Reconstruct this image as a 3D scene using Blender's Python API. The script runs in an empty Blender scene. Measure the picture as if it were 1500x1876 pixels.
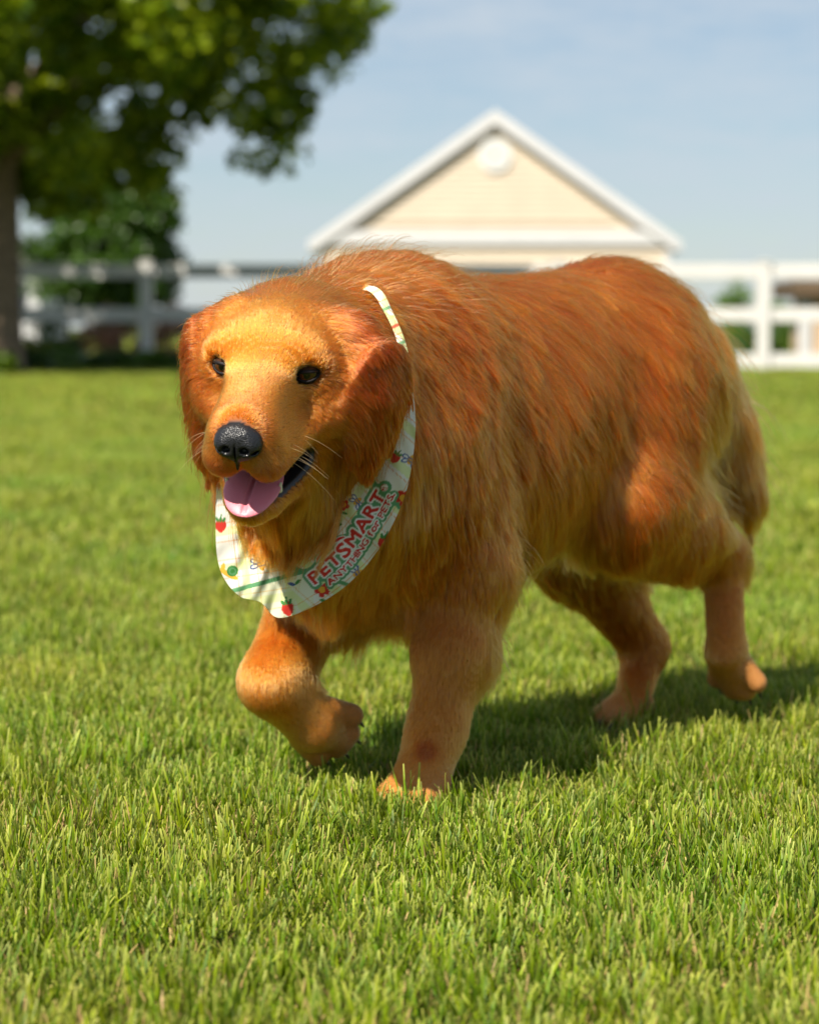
import bpy, bmesh, math, random
import numpy as np
from mathutils import Vector, Matrix
import openvdb

rng = np.random.default_rng(7)
random.seed(7)
scn = bpy.context.scene
COL = scn.collection

# ------------------------------------------------------------------ camera
FPX, PW, PH = 4430.0, 1500.0, 1876.0          # focal length in photo pixels
CAM_Z, HORIZON = 0.53, 600.0
PITCH = math.atan((PH / 2 - HORIZON) / FPX)
cd = bpy.data.cameras.new('camera')
cam = bpy.data.objects.new('camera', cd)
COL.objects.link(cam)
cam.location = (0, 0, CAM_Z)
cam.rotation_euler = (math.pi / 2 - PITCH, 0, 0)
cd.sensor_fit = 'VERTICAL'
cd.sensor_height = 36.0
cd.lens = FPX / PH * 36.0
cd.clip_start, cd.clip_end = 0.05, 2000
cd.dof.use_dof = True
cd.dof.focus_distance = 2.34
cd.dof.aperture_fstop = 5.6
cd.dof.aperture_blades = 0
scn.camera = cam

# ------------------------------------------------------------------ world and sun
SUN_AZ = math.radians(32)      # sun stands behind the camera, this far to its left
SUN_EL = math.radians(46)
world = bpy.data.worlds.new('World')
scn.world = world
world.use_nodes = True
wn, wl = world.node_tree.nodes, world.node_tree.links
bg = wn['Background']
sky = wn.new('ShaderNodeTexSky')
sky.sky_type = 'NISHITA'
sky.sun_disc = False
sky.sun_elevation = SUN_EL
sky.sun_rotation = math.pi + SUN_AZ
sky.air_density, sky.dust_density, sky.ozone_density = 1.0, 0.2, 4.5
# thin high cloud
tc = wn.new('ShaderNodeTexCoord')
mp = wn.new('ShaderNodeMapping')
mp.inputs['Scale'].default_value = (3.0, 3.0, 16.0)
mp.inputs['Rotation'].default_value = (0.0, 0.22, 0.0)
nz = wn.new('ShaderNodeTexNoise')
nz.inputs['Scale'].default_value = 2.2
nz.inputs['Detail'].default_value = 7
nz.inputs['Roughness'].default_value = 0.85
cr = wn.new('ShaderNodeMapRange')
cr.inputs['From Min'].default_value = 0.40
cr.inputs['From Max'].default_value = 0.66
cr.inputs['To Min'].default_value = 0.32
cr.inputs['To Max'].default_value = 0.85
mx = wn.new('ShaderNodeMix')
mx.data_type = 'RGBA'
mx.inputs['B'].default_value = (6.5, 7.35, 8.2, 1)
wl.new(tc.outputs['Generated'], mp.inputs['Vector'])
wl.new(mp.outputs['Vector'], nz.inputs['Vector'])
wl.new(nz.outputs['Fac'], cr.inputs['Value'])
wl.new(cr.outputs['Result'], mx.inputs['Factor'])
wl.new(sky.outputs['Color'], mx.inputs['A'])
wl.new(mx.outputs['Result'], bg.inputs['Color'])
bg.inputs['Strength'].default_value = 0.052
sd = bpy.data.lights.new('sun', 'SUN')
sd.energy = 5.0
sd.angle = math.radians(0.53)
sd.color = (1.0, 0.92, 0.79)
sun = bpy.data.objects.new('sun', sd)
COL.objects.link(sun)
to_sun = Vector((-math.sin(SUN_AZ) * math.cos(SUN_EL), -math.cos(SUN_AZ) * math.cos(SUN_EL), math.sin(SUN_EL)))
sun.rotation_euler = to_sun.to_track_quat('Z', 'Y').to_euler()
sun.location = to_sun * 30

vs = scn.view_settings
vs.view_transform = 'Standard'
vs.look = 'None'
vs.exposure = 0.82
vs.gamma = 1.0
vs.use_curve_mapping = False
scn.cycles.use_denoising = True
scn.cycles.denoiser = 'OPENIMAGEDENOISE'
scn.cycles.max_bounces = 10
scn.cycles.transparent_max_bounces = 8
scn.cycles.sample_clamp_indirect = 4.0

# ------------------------------------------------------------------ helpers
def ray(px, py):
    x, y = (px - PW / 2) / FPX, -(py - PH / 2) / FPX
    c, s = math.cos(PITCH), math.sin(PITCH)
    return np.array([x, c + y * s, -s + y * c])

def at_depth(px, py, Y):
    r = ray(px, py)
    return np.array([0, 0, CAM_Z]) + r * (Y / r[1])

def on_ground(px, py, z=0.0):
    r = ray(px, py)
    return np.array([0, 0, CAM_Z]) + r * ((z - CAM_Z) / r[2])

def nrm(v):
    v = np.asarray(v, float)
    return v / np.maximum(np.linalg.norm(v, axis=-1, keepdims=True), 1e-9)

def mesh_obj(name, verts, faces, mat, parent=None, smooth=False):
    me = bpy.data.meshes.new(name)
    me.from_pydata([tuple(map(float, v)) for v in verts] if not isinstance(verts, np.ndarray) else verts.tolist(),
                   [], faces if not isinstance(faces, np.ndarray) else faces.tolist())
    me.update()
    if smooth:
        me.shade_smooth()
    o = bpy.data.objects.new(name, me)
    COL.objects.link(o)
    if mat is not None:
        me.materials.append(mat)
    if parent is not None:
        o.parent = parent
    return o

def tag(o, label=None, cat=None, group=None, kind=None):
    if label: o['label'] = label
    if cat: o['category'] = cat
    if group: o['group'] = group
    if kind: o['kind'] = kind
    return o

def empty(name, label, cat, group=None):
    o = bpy.data.objects.new(name, None)
    o.empty_display_size = 0.1
    COL.objects.link(o)
    return tag(o, label, cat, group)

def new_mat(name):
    m = bpy.data.materials.new(name)
    m.use_nodes = True
    nt = m.node_tree
    return m, nt.nodes, nt.links, nt.nodes['Principled BSDF']

def simple_mat(name, col, rough=0.6, noise=0.0, nscale=20.0, spec=0.5, bump=0.0):
    m, n, l, b = new_mat(name)
    b.inputs['Roughness'].default_value = rough
    b.inputs['Specular IOR Level'].default_value = spec
    b.inputs['Base Color'].default_value = (*col, 1)
    if noise > 0 or bump > 0:
        t = n.new('ShaderNodeTexCoord')
        x = n.new('ShaderNodeTexNoise')
        x.inputs['Scale'].default_value = nscale
        x.inputs['Detail'].default_value = 6
        l.new(t.outputs['Object'], x.inputs['Vector'])
        if noise > 0:
            r = n.new('ShaderNodeMapRange')
            r.inputs['From Min'].default_value, r.inputs['From Max'].default_value = 0.3, 0.7
            r.inputs['To Min'].default_value, r.inputs['To Max'].default_value = 1 - noise, 1 + noise
            h = n.new('ShaderNodeHueSaturation')
            h.inputs['Color'].default_value = (*col, 1)
            l.new(x.outputs['Fac'], r.inputs['Value'])
            l.new(r.outputs['Result'], h.inputs['Value'])
            l.new(h.outputs['Color'], b.inputs['Base Color'])
        if bump > 0:
            bp = n.new('ShaderNodeBump')
            bp.inputs['Strength'].default_value = bump
            l.new(x.outputs['Fac'], bp.inputs['Height'])
            l.new(bp.outputs['Normal'], b.inputs['Normal'])
    return m

# ------------------------------------------------------------------ signed distance shapes -> mesh
class Shape:
    """a list of smooth-joined solids, turned into one continuous mesh"""
    def __init__(self):
        self.p = []
    def cone(self, a, b, ra, rb, k=0.02, reg=None, flat=None):
        self.p.append(('c', np.asarray(a, float), np.asarray(b, float), ra, rb, k, reg, flat))
    def ell(self, c, rad, R=None, k=0.02, reg=None):
        self.p.append(('e', np.asarray(c, float), np.asarray(rad, float), np.eye(3) if R is None else np.asarray(R, float), 0, k, reg, None))
    def cut(self, c, rad, R=None, k=0.006, reg=None):
        self.p.append(('x', np.asarray(c, float), np.asarray(rad, float), np.eye(3) if R is None else np.asarray(R, float), 0, k, reg, None))
    @staticmethod
    def dist(p, X):
        if p[0] == 'c':
            a, b, ra, rb, flat = p[1], p[2], p[3], p[4], p[7]
            ab = b - a
            d = X - a
            t = np.clip((d @ ab) / (ab @ ab), 0, 1)
            v = d - t[..., None] * ab
            if flat is not None:                    # (axis, factor): squeezed along an axis
                ax, fac = flat
                s = v @ ax
                v = v + (s * (1 / fac - 1))[..., None] * ax
                return (np.linalg.norm(v, axis=-1) - (ra + t * (rb - ra))) * max(fac, 0.35)
            return np.linalg.norm(v, axis=-1) - (ra + t * (rb - ra))
        c, rad, R = p[1], p[2], p[3]
        q = (X - c) @ R.T
        k0 = np.linalg.norm(q / rad, axis=-1)
        k1 = np.linalg.norm(q / (rad * rad), axis=-1)
        return k0 * (k0 - 1) / np.maximum(k1, 1e-9)
    def bounds(self, p, m):
        if p[0] == 'c':
            r = max(p[3], p[4]) + m
            return np.minimum(p[1], p[2]) - r, np.maximum(p[1], p[2]) + r
        r = p[2].max() + m
        return p[1] - r, p[1] + r
    def build(self, vox):
        lo = np.min([self.bounds(p, 0.01)[0] for p in self.p if p[0] != 'x'], 0)
        hi = np.max([self.bounds(p, 0.01)[1] for p in self.p if p[0] != 'x'], 0)
        n = np.ceil((hi - lo) / vox).astype(int) + 1
        big = 12 * vox
        G = np.full(n, big, np.float32)
        for p in self.p:
            k = p[5]
            a, b = self.bounds(p, max(k, big) + vox)
            i0 = np.clip(np.floor((a - lo) / vox).astype(int), 0, n)
            i1 = np.clip(np.ceil((b - lo) / vox).astype(int) + 1, 0, n)
            if np.any(i1 <= i0):
                continue
            ax = [lo[i] + vox * np.arange(i0[i], i1[i]) for i in range(3)]
            X = np.stack(np.meshgrid(*ax, indexing='ij'), -1)
            d = self.dist(p, X).astype(np.float32)
            sl = tuple(slice(i0[i], i1[i]) for i in range(3))
            g = G[sl]
            if p[0] == 'x':
                h = np.clip(k - np.abs(g + d), 0, None) / k
                G[sl] = np.maximum(g, -d) + h * h * k * 0.25
            else:
                h = np.clip(k - np.abs(g - d), 0, None) / k
                G[sl] = np.minimum(g, d) - h * h * k * 0.25
        self.G, self.lo, self.vox = G, lo, vox
        grid = openvdb.FloatGrid()
        grid.background = big
        grid.copyFromArray(np.clip(G, -big, big))
        pts, quads = grid.convertToQuads(isovalue=0.0)
        pts = np.asarray(pts, float) * vox + lo
        return pts, np.asarray(quads)[:, ::-1]

def sample(shape, X):
    i = np.clip(np.rint((X - shape.lo) / shape.vox).astype(int), 1, np.array(shape.G.shape) - 2)
    G = shape.G
    x, y, z = i[:, 0], i[:, 1], i[:, 2]
    g = np.stack([G[x + 1, y, z] - G[x - 1, y, z], G[x, y + 1, z] - G[x, y - 1, z], G[x, y, z + 1] - G[x, y, z - 1]], 1)
    return G[x, y, z], nrm(g)

def smooth_verts(P, Q, it=2, lam=0.5):
    e = np.concatenate([Q[:, [0, 1]], Q[:, [1, 2]], Q[:, [2, 3]], Q[:, [3, 0]]])
    cnt = np.bincount(e[:, 0], minlength=len(P))[:, None]
    for _ in range(it):
        for mu in (lam, -lam * 1.02):
            s = np.stack([np.bincount(e[:, 0], weights=P[e[:, 1], i], minlength=len(P)) for i in range(3)], 1)
            P = P + mu * (s / np.maximum(cnt, 1) - P)
    return P

# ------------------------------------------------------------------ dog: frames
TH = math.radians(40.5)
DH = np.array([-math.sin(TH), -math.cos(TH), 0.0])     # heading
DL = np.array([math.cos(TH), -math.sin(TH), 0.0])      # the dog's left
UP = np.array([0, 0, 1.0])
DO = np.array([-0.025, 2.70, 0.0])                     # ground under the withers

def D(f, l, z):
    return DO + f * DH + l * DL + z * UP

def LP(px, py, l):                                     # pixel on the plane at lateral offset l
    r = ray(px, py)
    o = np.array([0, 0, CAM_Z])
    t = (l - (o - DO) @ DL) / (r @ DL)
    return o + t * r

def loc(P):
    d = P - DO
    return np.array([d @ DH, d @ DL, d[2]])

PSI, PIT, ROL = math.radians(12), math.radians(18.0), math.radians(5.5)
_H = np.array([-math.sin(PSI), -math.cos(PSI), 0]); _L = np.array([math.cos(PSI), -math.sin(PSI), 0])
HF = math.cos(PIT) * _H - math.sin(PIT) * UP
_U = math.sin(PIT) * _H + math.cos(PIT) * UP
HL = math.cos(ROL) * _L - math.sin(ROL) * _U
HU = math.cos(ROL) * _U + math.sin(ROL) * _L
HE = np.array([-0.139, 2.36, 0.492])                   # between the eyes
HR = np.stack([HF, HL, HU])

def HD(f, l, u):
    return HE + np.array([f, l, u]) @ HR

def rotm(yaw=0, pitch=0, roll=0, base=None):
    """rows: forward, left, up of a turned frame"""
    R = np.array(Matrix.Rotation(yaw, 3, 'Z') @ Matrix.Rotation(pitch, 3, 'Y') @ Matrix.Rotation(roll, 3, 'X')).T
    return R @ (HR if base is None else base)

BR = np.stack([DH, DL, UP])
DOWN = -UP
# ------------------------------------------------------------------ dog: solids of the body
dog = Shape()
TOES = ((-.030, -.008), (-.0105, .005), (.0105, .005), (.030, -.008))
# trunk
for f, zc, rz, rl, rf in [(.13, .39, .115, .088, .08), (.05, .41, .160, .110, .12), (-.05, .41, .17, .114, .12), (-.15, .415, .16, .116, .12),
                          (-.25, .44, .140, .106, .12), (-.35, .468, .118, .088, .12), (-.42, .480, .124, .090, .095), (-.48, .484, .098, .072, .070)]:
    dog.ell(D(f, 0, zc), (rf, rl, rz), BR, .06, 'body' if f < .1 else 'chest')
# neck
dog.cone(D(.02, 0, .475), HD(-.095, 0, -.022), .118, .063, .05, 'neck')
dog.cone(D(.10, .02, .40), HD(-.075, 0, -.05), .10, .062, .05, 'throat')
# left fore leg (standing)
s = D(.04, .075, .40); e = LP(850, 1045, .092); w = LP(800, 1335, .085); q = LP(768, 1440, .082); t = LP(752, 1470, .082)
dog.ell(s, (.078, .044, .115), BR, .05, 'shoulder')
dog.cone(s, e, .066, .044, .04, 'upper')
dog.cone(e, .5 * (e + w), .041, .035, .03, 'fore')
dog.cone(.5 * (e + w), w, .035, .0285, .03, 'fore')
dog.cone(w, q, .029, .032, .02, 'foot')
for k, (o, g) in enumerate([(-.024, -.004), (-.009, .004), (.009, .004), (.024, -.004)]):
    a = q + o * .8 * DL; b = t + o * DL + (g + .012) * DH
    b[2] = max(b[2], .017)
    dog.cone(a, b, .019, .017, .008, 'toe')
LF = (s, e, w, q, t)
# right fore leg (lifted, folded at the wrist)
s = D(.05, -.085, .39); e = LP(585, 1075, -.085); w = LP(497, 1250, -.065); q = LP(575, 1325, -.055); t = LP(622, 1352, -.05)
dog.ell(s, (.08, .05, .11), BR, .05, 'shoulder')
dog.cone(s, e, .07, .047, .04, 'upper')
dog.cone(e, w, .046, .032, .03, 'fore')
dog.cone(w, q, .032, .031, .02, 'foot')
ax = nrm(t - q)
fan = np.array(.45 * DL + .9 * UP); fan = nrm(fan - ax * (fan @ ax))
dog.cone(q, t, .030, .018, .010, 'foot')
for o, g in TOES:
    dog.cone(q + o * .7 * fan, t + o * fan + g * ax, .0150, .0135, .0028, 'toe')
RF = (s, e, w, q, t)
# left hind leg (pushing off)
h = D(-.43, .042, .46); s = LP(1142, 930, .075); k_ = LP(1322, 1012, .075); q = LP(1330, 1195, .085); t = LP(1352, 1255, .085)
dog.ell(.6 * h + .4 * s, (.085, .040, .12), BR, .05, 'thigh')
dog.cone(h, s, .078, .047, .05, 'thigh')
dog.cone(s, .5 * (s + k_), .050, .042, .05, 'gaskin')
dog.cone(.5 * (s + k_), k_, .042, .026, .03, 'gaskin')
dog.cone(k_, q, .025, .023, .02, 'hind')
for o, g in TOES:
    a = .55 * q + .45 * t + o * .6 * DL; b = t + o * DL + g * nrm(t - q)
    dog.cone(a, b, .0150, .0135, .0045, 'toe')
dog.cone(q, t, .026, .018, .012, 'foot')
LH = (h, s, k_, q, t)
# right hind leg (standing)
h = D(-.45, -.05, .45); s = LP(1058, 1000, -.10); k_ = LP(1180, 1182, -.07); q = LP(1155, 1295, -.066); t = LP(1128, 1338, -.066)
dog.ell(.6 * h + .4 * s, (.10, .05, .12), BR, .05, 'thigh')
dog.cone(h, s, .08, .058, .05, 'thigh')
dog.cone(s, k_, .052, .028, .03, 'gaskin')
dog.cone(k_, q, .026, .024, .02, 'hind')
for o in (-.023, -.008, .008, .023):
    a = q + o * .7 * DL; b = t + o * DL
    b[2] = max(b[2], .016)
    dog.cone(a, b, .019, .017, .008, 'toe')
RH = (h, s, k_, q, t)
# tail
tp = [D(-.53, 0, .545), D(-.60, 0, .50), D(-.655, .015, .41), D(-.69, .03, .31)]
for i in range(3):
    dog.cone(tp[i], tp[i + 1], (.034, .026, .020)[i], (.026, .020, .012)[i], .03, 'tail')
for nm, L in (('LF', LF), ('RF', RF), ('LH', LH), ('RH', RH)):
    print(nm, [np.round(loc(x), 3).tolist() for x in L])
# head
H = HD
dog.ell(H(-.060, 0, -.004), (.078, .063, .050), HR, .03, 'head')
dog.ell(H(-.030, 0, .010), (.042, .046, .032), HR, .03, 'head')
for sgn in (-1, 1):
    dog.ell(H(-.035, sgn * .048, -.034), (.05, .030, .044), HR, .03, 'cheek')
    dog.ell(H(-.014, sgn * .033, .012), (.021, .020, .015), HR, .025, 'head')
    dog.cone(H(-.012, sgn * .032, -.052), H(.078, sgn * .0215, -.066), .025, .0195, .012, 'muzzle')      # upper lips
    dog.cone(H(.0, sgn * .014, -.022), H(.080, sgn * .013, -.040), .027, .022, .02, 'muzzle')
dog.cone(H(-.030, 0, .004), H(.082, 0, -.026), .032, .019, .03, 'bridge')
JT = (.058, -.124)
dog.cone(H(-.045, 0, -.085), H(JT[0], 0, JT[1]), .034, .0175, .02, 'jaw')
for sgn in (-1, 1):
    dog.cone(H(-.03, sgn * .032, -.088), H(.044, sgn * .015, JT[1] + .002), .020, .013, .015, 'jaw')
for sgn in (-1, 1):
    dog.cut(H(.040, sgn * .062, -.024), (.034, .020, .020), HR, .03, 'hollow')      # hollow under the eye
dog.cone(H(-.012, 0, -.108), at_depth(585, 985, 2.555), .028, .032, .040, 'throat')
# mouth opening
mR = rotm(0, math.radians(20))
dog.cut(H(.062, 0, -.097), (.070, .026, .0165), mR, .006)
for sgn in (-1, 1):
    dog.cut(H(.032, sgn * .024, -.095), (.047, .032, .0125), rotm(0, math.radians(15)), .006)
# ears: hanging flaps
def ear(sgn, base, c, yaw, half, flare):
    er = rotm(sgn * yaw, 0, -sgn * flare)          # flap plane: forward/up axes of this frame
    dog.cone(H(-.055, sgn * .046, .020), H(*base), .019, .017, .025, 'earbase')
    ce = H(*c)
    dog.ell(ce, (half, .011, .060), er, .022, 'ear')
    dog.cone(H(*base), ce, .021, .012, .022, 'ear')
    dog.ell(ce - .046 * er[2] + .006 * er[0], (half * .58, .0090, .036), er, .016, 'ear')
ear(1, (-.056, .074, .018), (-.042, .103, -.034), math.radians(-42), .037, math.radians(10))
ear(-1, (-.056, -.070, -.002), (-.054, -.078, -.050), math.radians(-12), .032, math.radians(6))
EYES = [(.006, sgn * .0415, -.001) for sgn in (-1, 1)]
for e_, sgn in zip(EYES, (-1, 1)):
    dog.cut(H(.010, sgn * .042, -.001), (.014, .0138, .0090), rotm(sgn * math.radians(28)), .006)
dogP, dogQ = dog.build(.0034)

# ------------------------------------------------------------------ setting: lawn
m_ground, n, l, b = new_mat('lawn_soil')
b.inputs['Roughness'].default_value = .95
b.inputs['Specular IOR Level'].default_value = .1
tcg = n.new('ShaderNodeTexCoord')
n1 = n.new('ShaderNodeTexNoise'); n1.inputs['Scale'].default_value = 60; n1.inputs['Detail'].default_value = 6
n2 = n.new('ShaderNodeTexNoise'); n2.inputs['Scale'].default_value = .6; n2.inputs['Detail'].default_value = 5
rg = n.new('ShaderNodeValToRGB')
rg.color_ramp.elements[0].position, rg.color_ramp.elements[0].color = .3, (.055, .070, .014, 1)
rg.color_ramp.elements[1].position, rg.color_ramp.elements[1].color = .7, (.12, .15, .030, 1)
mg = n.new('ShaderNodeMix'); mg.data_type = 'RGBA'; mg.blend_type = 'MULTIPLY'; mg.inputs['Factor'].default_value = .5
l.new(tcg.outputs['Object'], n1.inputs['Vector']); l.new(tcg.outputs['Object'], n2.inputs['Vector'])
l.new(n1.outputs['Fac'], rg.inputs['Fac']); l.new(rg.outputs['Color'], mg.inputs['A']); l.new(n2.outputs['Color'], mg.inputs['B'])
l.new(mg.outputs['Result'], b.inputs['Base Color'])
bpn = n.new('ShaderNodeBump'); bpn.inputs['Strength'].default_value = .6; bpn.inputs['Distance'].default_value = .02
l.new(n1.outputs['Fac'], bpn.inputs['Height']); l.new(bpn.outputs['Normal'], b.inputs['Normal'])
lawn = mesh_obj('lawn', [(-900, -60, 0), (900, -60, 0), (900, 1500, 0), (-900, 1500, 0)], [(0, 1, 2, 3)], m_ground)
tag(lawn, 'flat mown lawn under the dog', 'lawn', kind='structure')

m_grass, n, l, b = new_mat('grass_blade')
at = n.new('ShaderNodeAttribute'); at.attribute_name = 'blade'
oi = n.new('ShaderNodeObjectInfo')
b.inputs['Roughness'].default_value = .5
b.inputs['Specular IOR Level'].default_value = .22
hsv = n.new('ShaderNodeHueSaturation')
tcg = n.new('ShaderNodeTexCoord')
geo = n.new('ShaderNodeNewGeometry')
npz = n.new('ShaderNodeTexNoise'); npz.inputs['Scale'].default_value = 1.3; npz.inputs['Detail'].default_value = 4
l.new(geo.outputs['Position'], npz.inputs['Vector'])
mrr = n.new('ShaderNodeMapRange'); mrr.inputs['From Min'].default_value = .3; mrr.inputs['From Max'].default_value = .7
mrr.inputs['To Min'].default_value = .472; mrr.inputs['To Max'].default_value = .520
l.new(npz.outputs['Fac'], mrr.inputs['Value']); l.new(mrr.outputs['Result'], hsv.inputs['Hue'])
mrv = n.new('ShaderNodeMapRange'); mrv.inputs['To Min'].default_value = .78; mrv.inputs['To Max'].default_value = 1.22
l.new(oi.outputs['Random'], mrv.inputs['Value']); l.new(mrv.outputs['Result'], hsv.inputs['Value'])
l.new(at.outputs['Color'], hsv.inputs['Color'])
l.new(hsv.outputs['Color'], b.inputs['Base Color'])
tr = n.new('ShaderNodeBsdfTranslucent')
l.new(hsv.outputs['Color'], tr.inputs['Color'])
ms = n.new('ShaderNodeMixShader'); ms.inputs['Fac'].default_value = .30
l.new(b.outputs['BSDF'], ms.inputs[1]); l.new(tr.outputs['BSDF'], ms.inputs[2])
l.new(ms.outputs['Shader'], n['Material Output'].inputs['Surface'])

def grass_tuft(seed, nb, rad, hmin, hmax, wid):
    r = np.random.default_rng(seed)
    V, Fq, C = [], [], []
    for i in range(nb):
        a, q = r.uniform(0, 6.283), rad * math.sqrt(r.random())
        base = np.array([q * math.cos(a), q * math.sin(a), -.002])
        az = r.uniform(0, 6.283)
        dry = r.random() < .30
        lean = abs(r.normal(0, .30)) + (.9 if dry and r.random() < .6 else 0)
        h = r.uniform(hmin, hmax) * (.75 if dry else 1)
        w = wid * r.uniform(.55, 1.25)
        dirv = np.array([math.cos(az), math.sin(az), 0]); sidev = np.array([-math.sin(az + r.normal(0, .6)), math.cos(az), 0])
        bend = r.uniform(.0, .8)
        g = r.random()
        if dry:
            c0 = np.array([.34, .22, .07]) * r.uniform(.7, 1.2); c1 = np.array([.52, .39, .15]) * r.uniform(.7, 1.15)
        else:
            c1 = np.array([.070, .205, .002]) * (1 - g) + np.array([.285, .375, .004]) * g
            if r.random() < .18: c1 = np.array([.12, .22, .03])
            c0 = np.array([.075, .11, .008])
        k0 = len(V)
        cut = r.random() < .70
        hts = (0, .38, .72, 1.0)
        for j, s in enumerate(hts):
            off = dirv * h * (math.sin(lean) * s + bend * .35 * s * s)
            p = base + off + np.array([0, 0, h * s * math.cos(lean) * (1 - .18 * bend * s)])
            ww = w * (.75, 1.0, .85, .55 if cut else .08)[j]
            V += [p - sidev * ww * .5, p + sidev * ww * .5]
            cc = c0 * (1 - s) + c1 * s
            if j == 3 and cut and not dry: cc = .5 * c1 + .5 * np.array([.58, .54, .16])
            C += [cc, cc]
        for j in range(3):
            x = k0 + 2 * j
            Fq.append((x, x + 1, x + 3, x + 2))
    me = bpy.data.meshes.new('grass_tuft')
    me.from_pydata([tuple(v) for v in V], [], Fq)
    ca = me.attributes.new('blade', 'FLOAT_COLOR', 'POINT')
    ca.data.foreach_set('color', np.concatenate([np.array(C), np.ones((len(C), 1))], 1).astype(np.float32).ravel())
    me.materials.append(m_grass)
    me.shade_smooth()
    return bpy.data.objects.new('grass_tuft', me)

tuft_col = bpy.data.collections.new('grass_tufts')      # sources only, not part of the scene
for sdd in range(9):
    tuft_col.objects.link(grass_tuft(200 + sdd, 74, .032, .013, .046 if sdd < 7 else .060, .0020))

def scatter_pts(y0, y1, halfw, dens, sxy, sz, seed):
    r = np.random.default_rng(seed)
    area = (y1 - y0) * (halfw(y0) + halfw(y1))
    m = int(area * dens * 1.3)
    y = r.uniform(y0, y1, m); x = r.uniform(-1, 1, m) * halfw(y1)
    keep = np.abs(x) < halfw(y)
    x, y = x[keep], y[keep]
    z = np.zeros(len(x))
    s = r.uniform(.8, 1.25, len(x))
    patch = 1 + .16 * np.sin(x * 7 + np.sin(y * 5) * 2) * np.sin(y * 6.1 + 1)
    sc = np.stack([s * sxy, s * sxy, s * sz * patch], 1)
    return np.stack([x, y, z], 1), sc

sets = [scatter_pts(1.0, 5.2, lambda y: 1.25 + .24 * y, 1200, 1.0, 1.0, 1),
        scatter_pts(5.2, 13, lambda y: 1.25 + .24 * y, 620, 1.7, 1.05, 2),
        scatter_pts(13, 34, lambda y: 1.5 + .24 * y, 130, 3.6, 1.1, 3),
        scatter_pts(34, 90, lambda y: .75 + .24 * y, 16, 8, 1.6, 4)]
GP = np.concatenate([s[0] for s in sets]); GS = np.concatenate([s[1] for s in sets])
keep = np.ones(len(GP), bool)
for leg in (LF, RH):
    for q in (leg[3], leg[4]):
        keep &= np.hypot(GP[:, 0] - q[0], GP[:, 1] - q[1]) > .034
GP, GS = GP[keep], GS[keep]
rg_ = np.random.default_rng(77)
gm = bpy.data.meshes.new('grass')
gm.vertices.add(len(GP)); gm.vertices.foreach_set('co', GP.astype(np.float32).ravel())
a = gm.attributes.new('scl', 'FLOAT_VECTOR', 'POINT'); a.data.foreach_set('vector', GS.astype(np.float32).ravel())
rot = np.stack([rg_.normal(0, .10, len(GP)), rg_.normal(0, .10, len(GP)), rg_.uniform(0, 6.283, len(GP))], 1)
a = gm.attributes.new('rot', 'FLOAT_VECTOR', 'POINT'); a.data.foreach_set('vector', rot.astype(np.float32).ravel())
a = gm.attributes.new('idx', 'INT', 'POINT'); a.data.foreach_set('value', rg_.integers(0, 9, len(GP)).astype(np.int32))
grass = bpy.data.objects.new('grass', gm); COL.objects.link(grass)
tag(grass, 'mown green lawn grass with dry straw blades mixed in', 'grass', kind='stuff')
ng = bpy.data.node_groups.new('grass_scatter', 'GeometryNodeTree')
ng.interface.new_socket('Geometry', in_out='INPUT', socket_type='NodeSocketGeometry')
ng.interface.new_socket('Geometry', in_out='OUTPUT', socket_type='NodeSocketGeometry')
gi, go = ng.nodes.new('NodeGroupInput'), ng.nodes.new('NodeGroupOutput')
iop = ng.nodes.new('GeometryNodeInstanceOnPoints')
ci_ = ng.nodes.new('GeometryNodeCollectionInfo')
ci_.inputs['Collection'].default_value = tuft_col
ci_.inputs['Separate Children'].default_value = True
ci_.inputs['Reset Children'].default_value = True
def named(nm, typ):
    x = ng.nodes.new('GeometryNodeInputNamedAttribute'); x.data_type = typ; x.inputs['Name'].default_value = nm
    return x.outputs['Attribute']
e2r = ng.nodes.new('FunctionNodeEulerToRotation')
ng.links.new(named('rot', 'FLOAT_VECTOR'), e2r.inputs[0])
ng.links.new(gi.outputs[0], iop.inputs['Points'])
ng.links.new(ci_.outputs[0], iop.inputs['Instance'])
iop.inputs['Pick Instance'].default_value = True
ng.links.new(named('idx', 'INT'), iop.inputs['Instance Index'])
ng.links.new(e2r.outputs[0], iop.inputs['Rotation'])
ng.links.new(named('scl', 'FLOAT_VECTOR'), iop.inputs['Scale'])
ng.links.new(iop.outputs[0], go.inputs[0])
md = grass.modifiers.new('scatter', 'NODES'); md.node_group = ng
print('tufts', len(GP))

# ------------------------------------------------------------------ setting: mesh builders
def box_verts(x0, x1, y0, y1, z0, z1):
    return [(x, y, z) for z in (z0, z1) for y in (y0, y1) for x in (x0, x1)]
BOXF = [(0, 2, 3, 1), (4, 5, 7, 6), (0, 1, 5, 4), (2, 6, 7, 3), (0, 4, 6, 2), (1, 3, 7, 5)]

def box(name, x0, x1, y0, y1, z0, z1, mat, parent, bev=.006):
    me = bpy.data.meshes.new(name)
    bm = bmesh.new()
    vv = [bm.verts.new(v) for v in box_verts(x0, x1, y0, y1, z0, z1)]
    for f in BOXF: bm.faces.new([vv[i] for i in f])
    if bev: bmesh.ops.bevel(bm, geom=list(bm.edges), offset=bev, segments=1, affect='EDGES')
    bm.normal_update(); bm.to_mesh(me); bm.free()
    me.materials.append(mat)
    o = bpy.data.objects.new(name, me); COL.objects.link(o)
    if parent is not None: o.parent = parent
    return o

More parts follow.
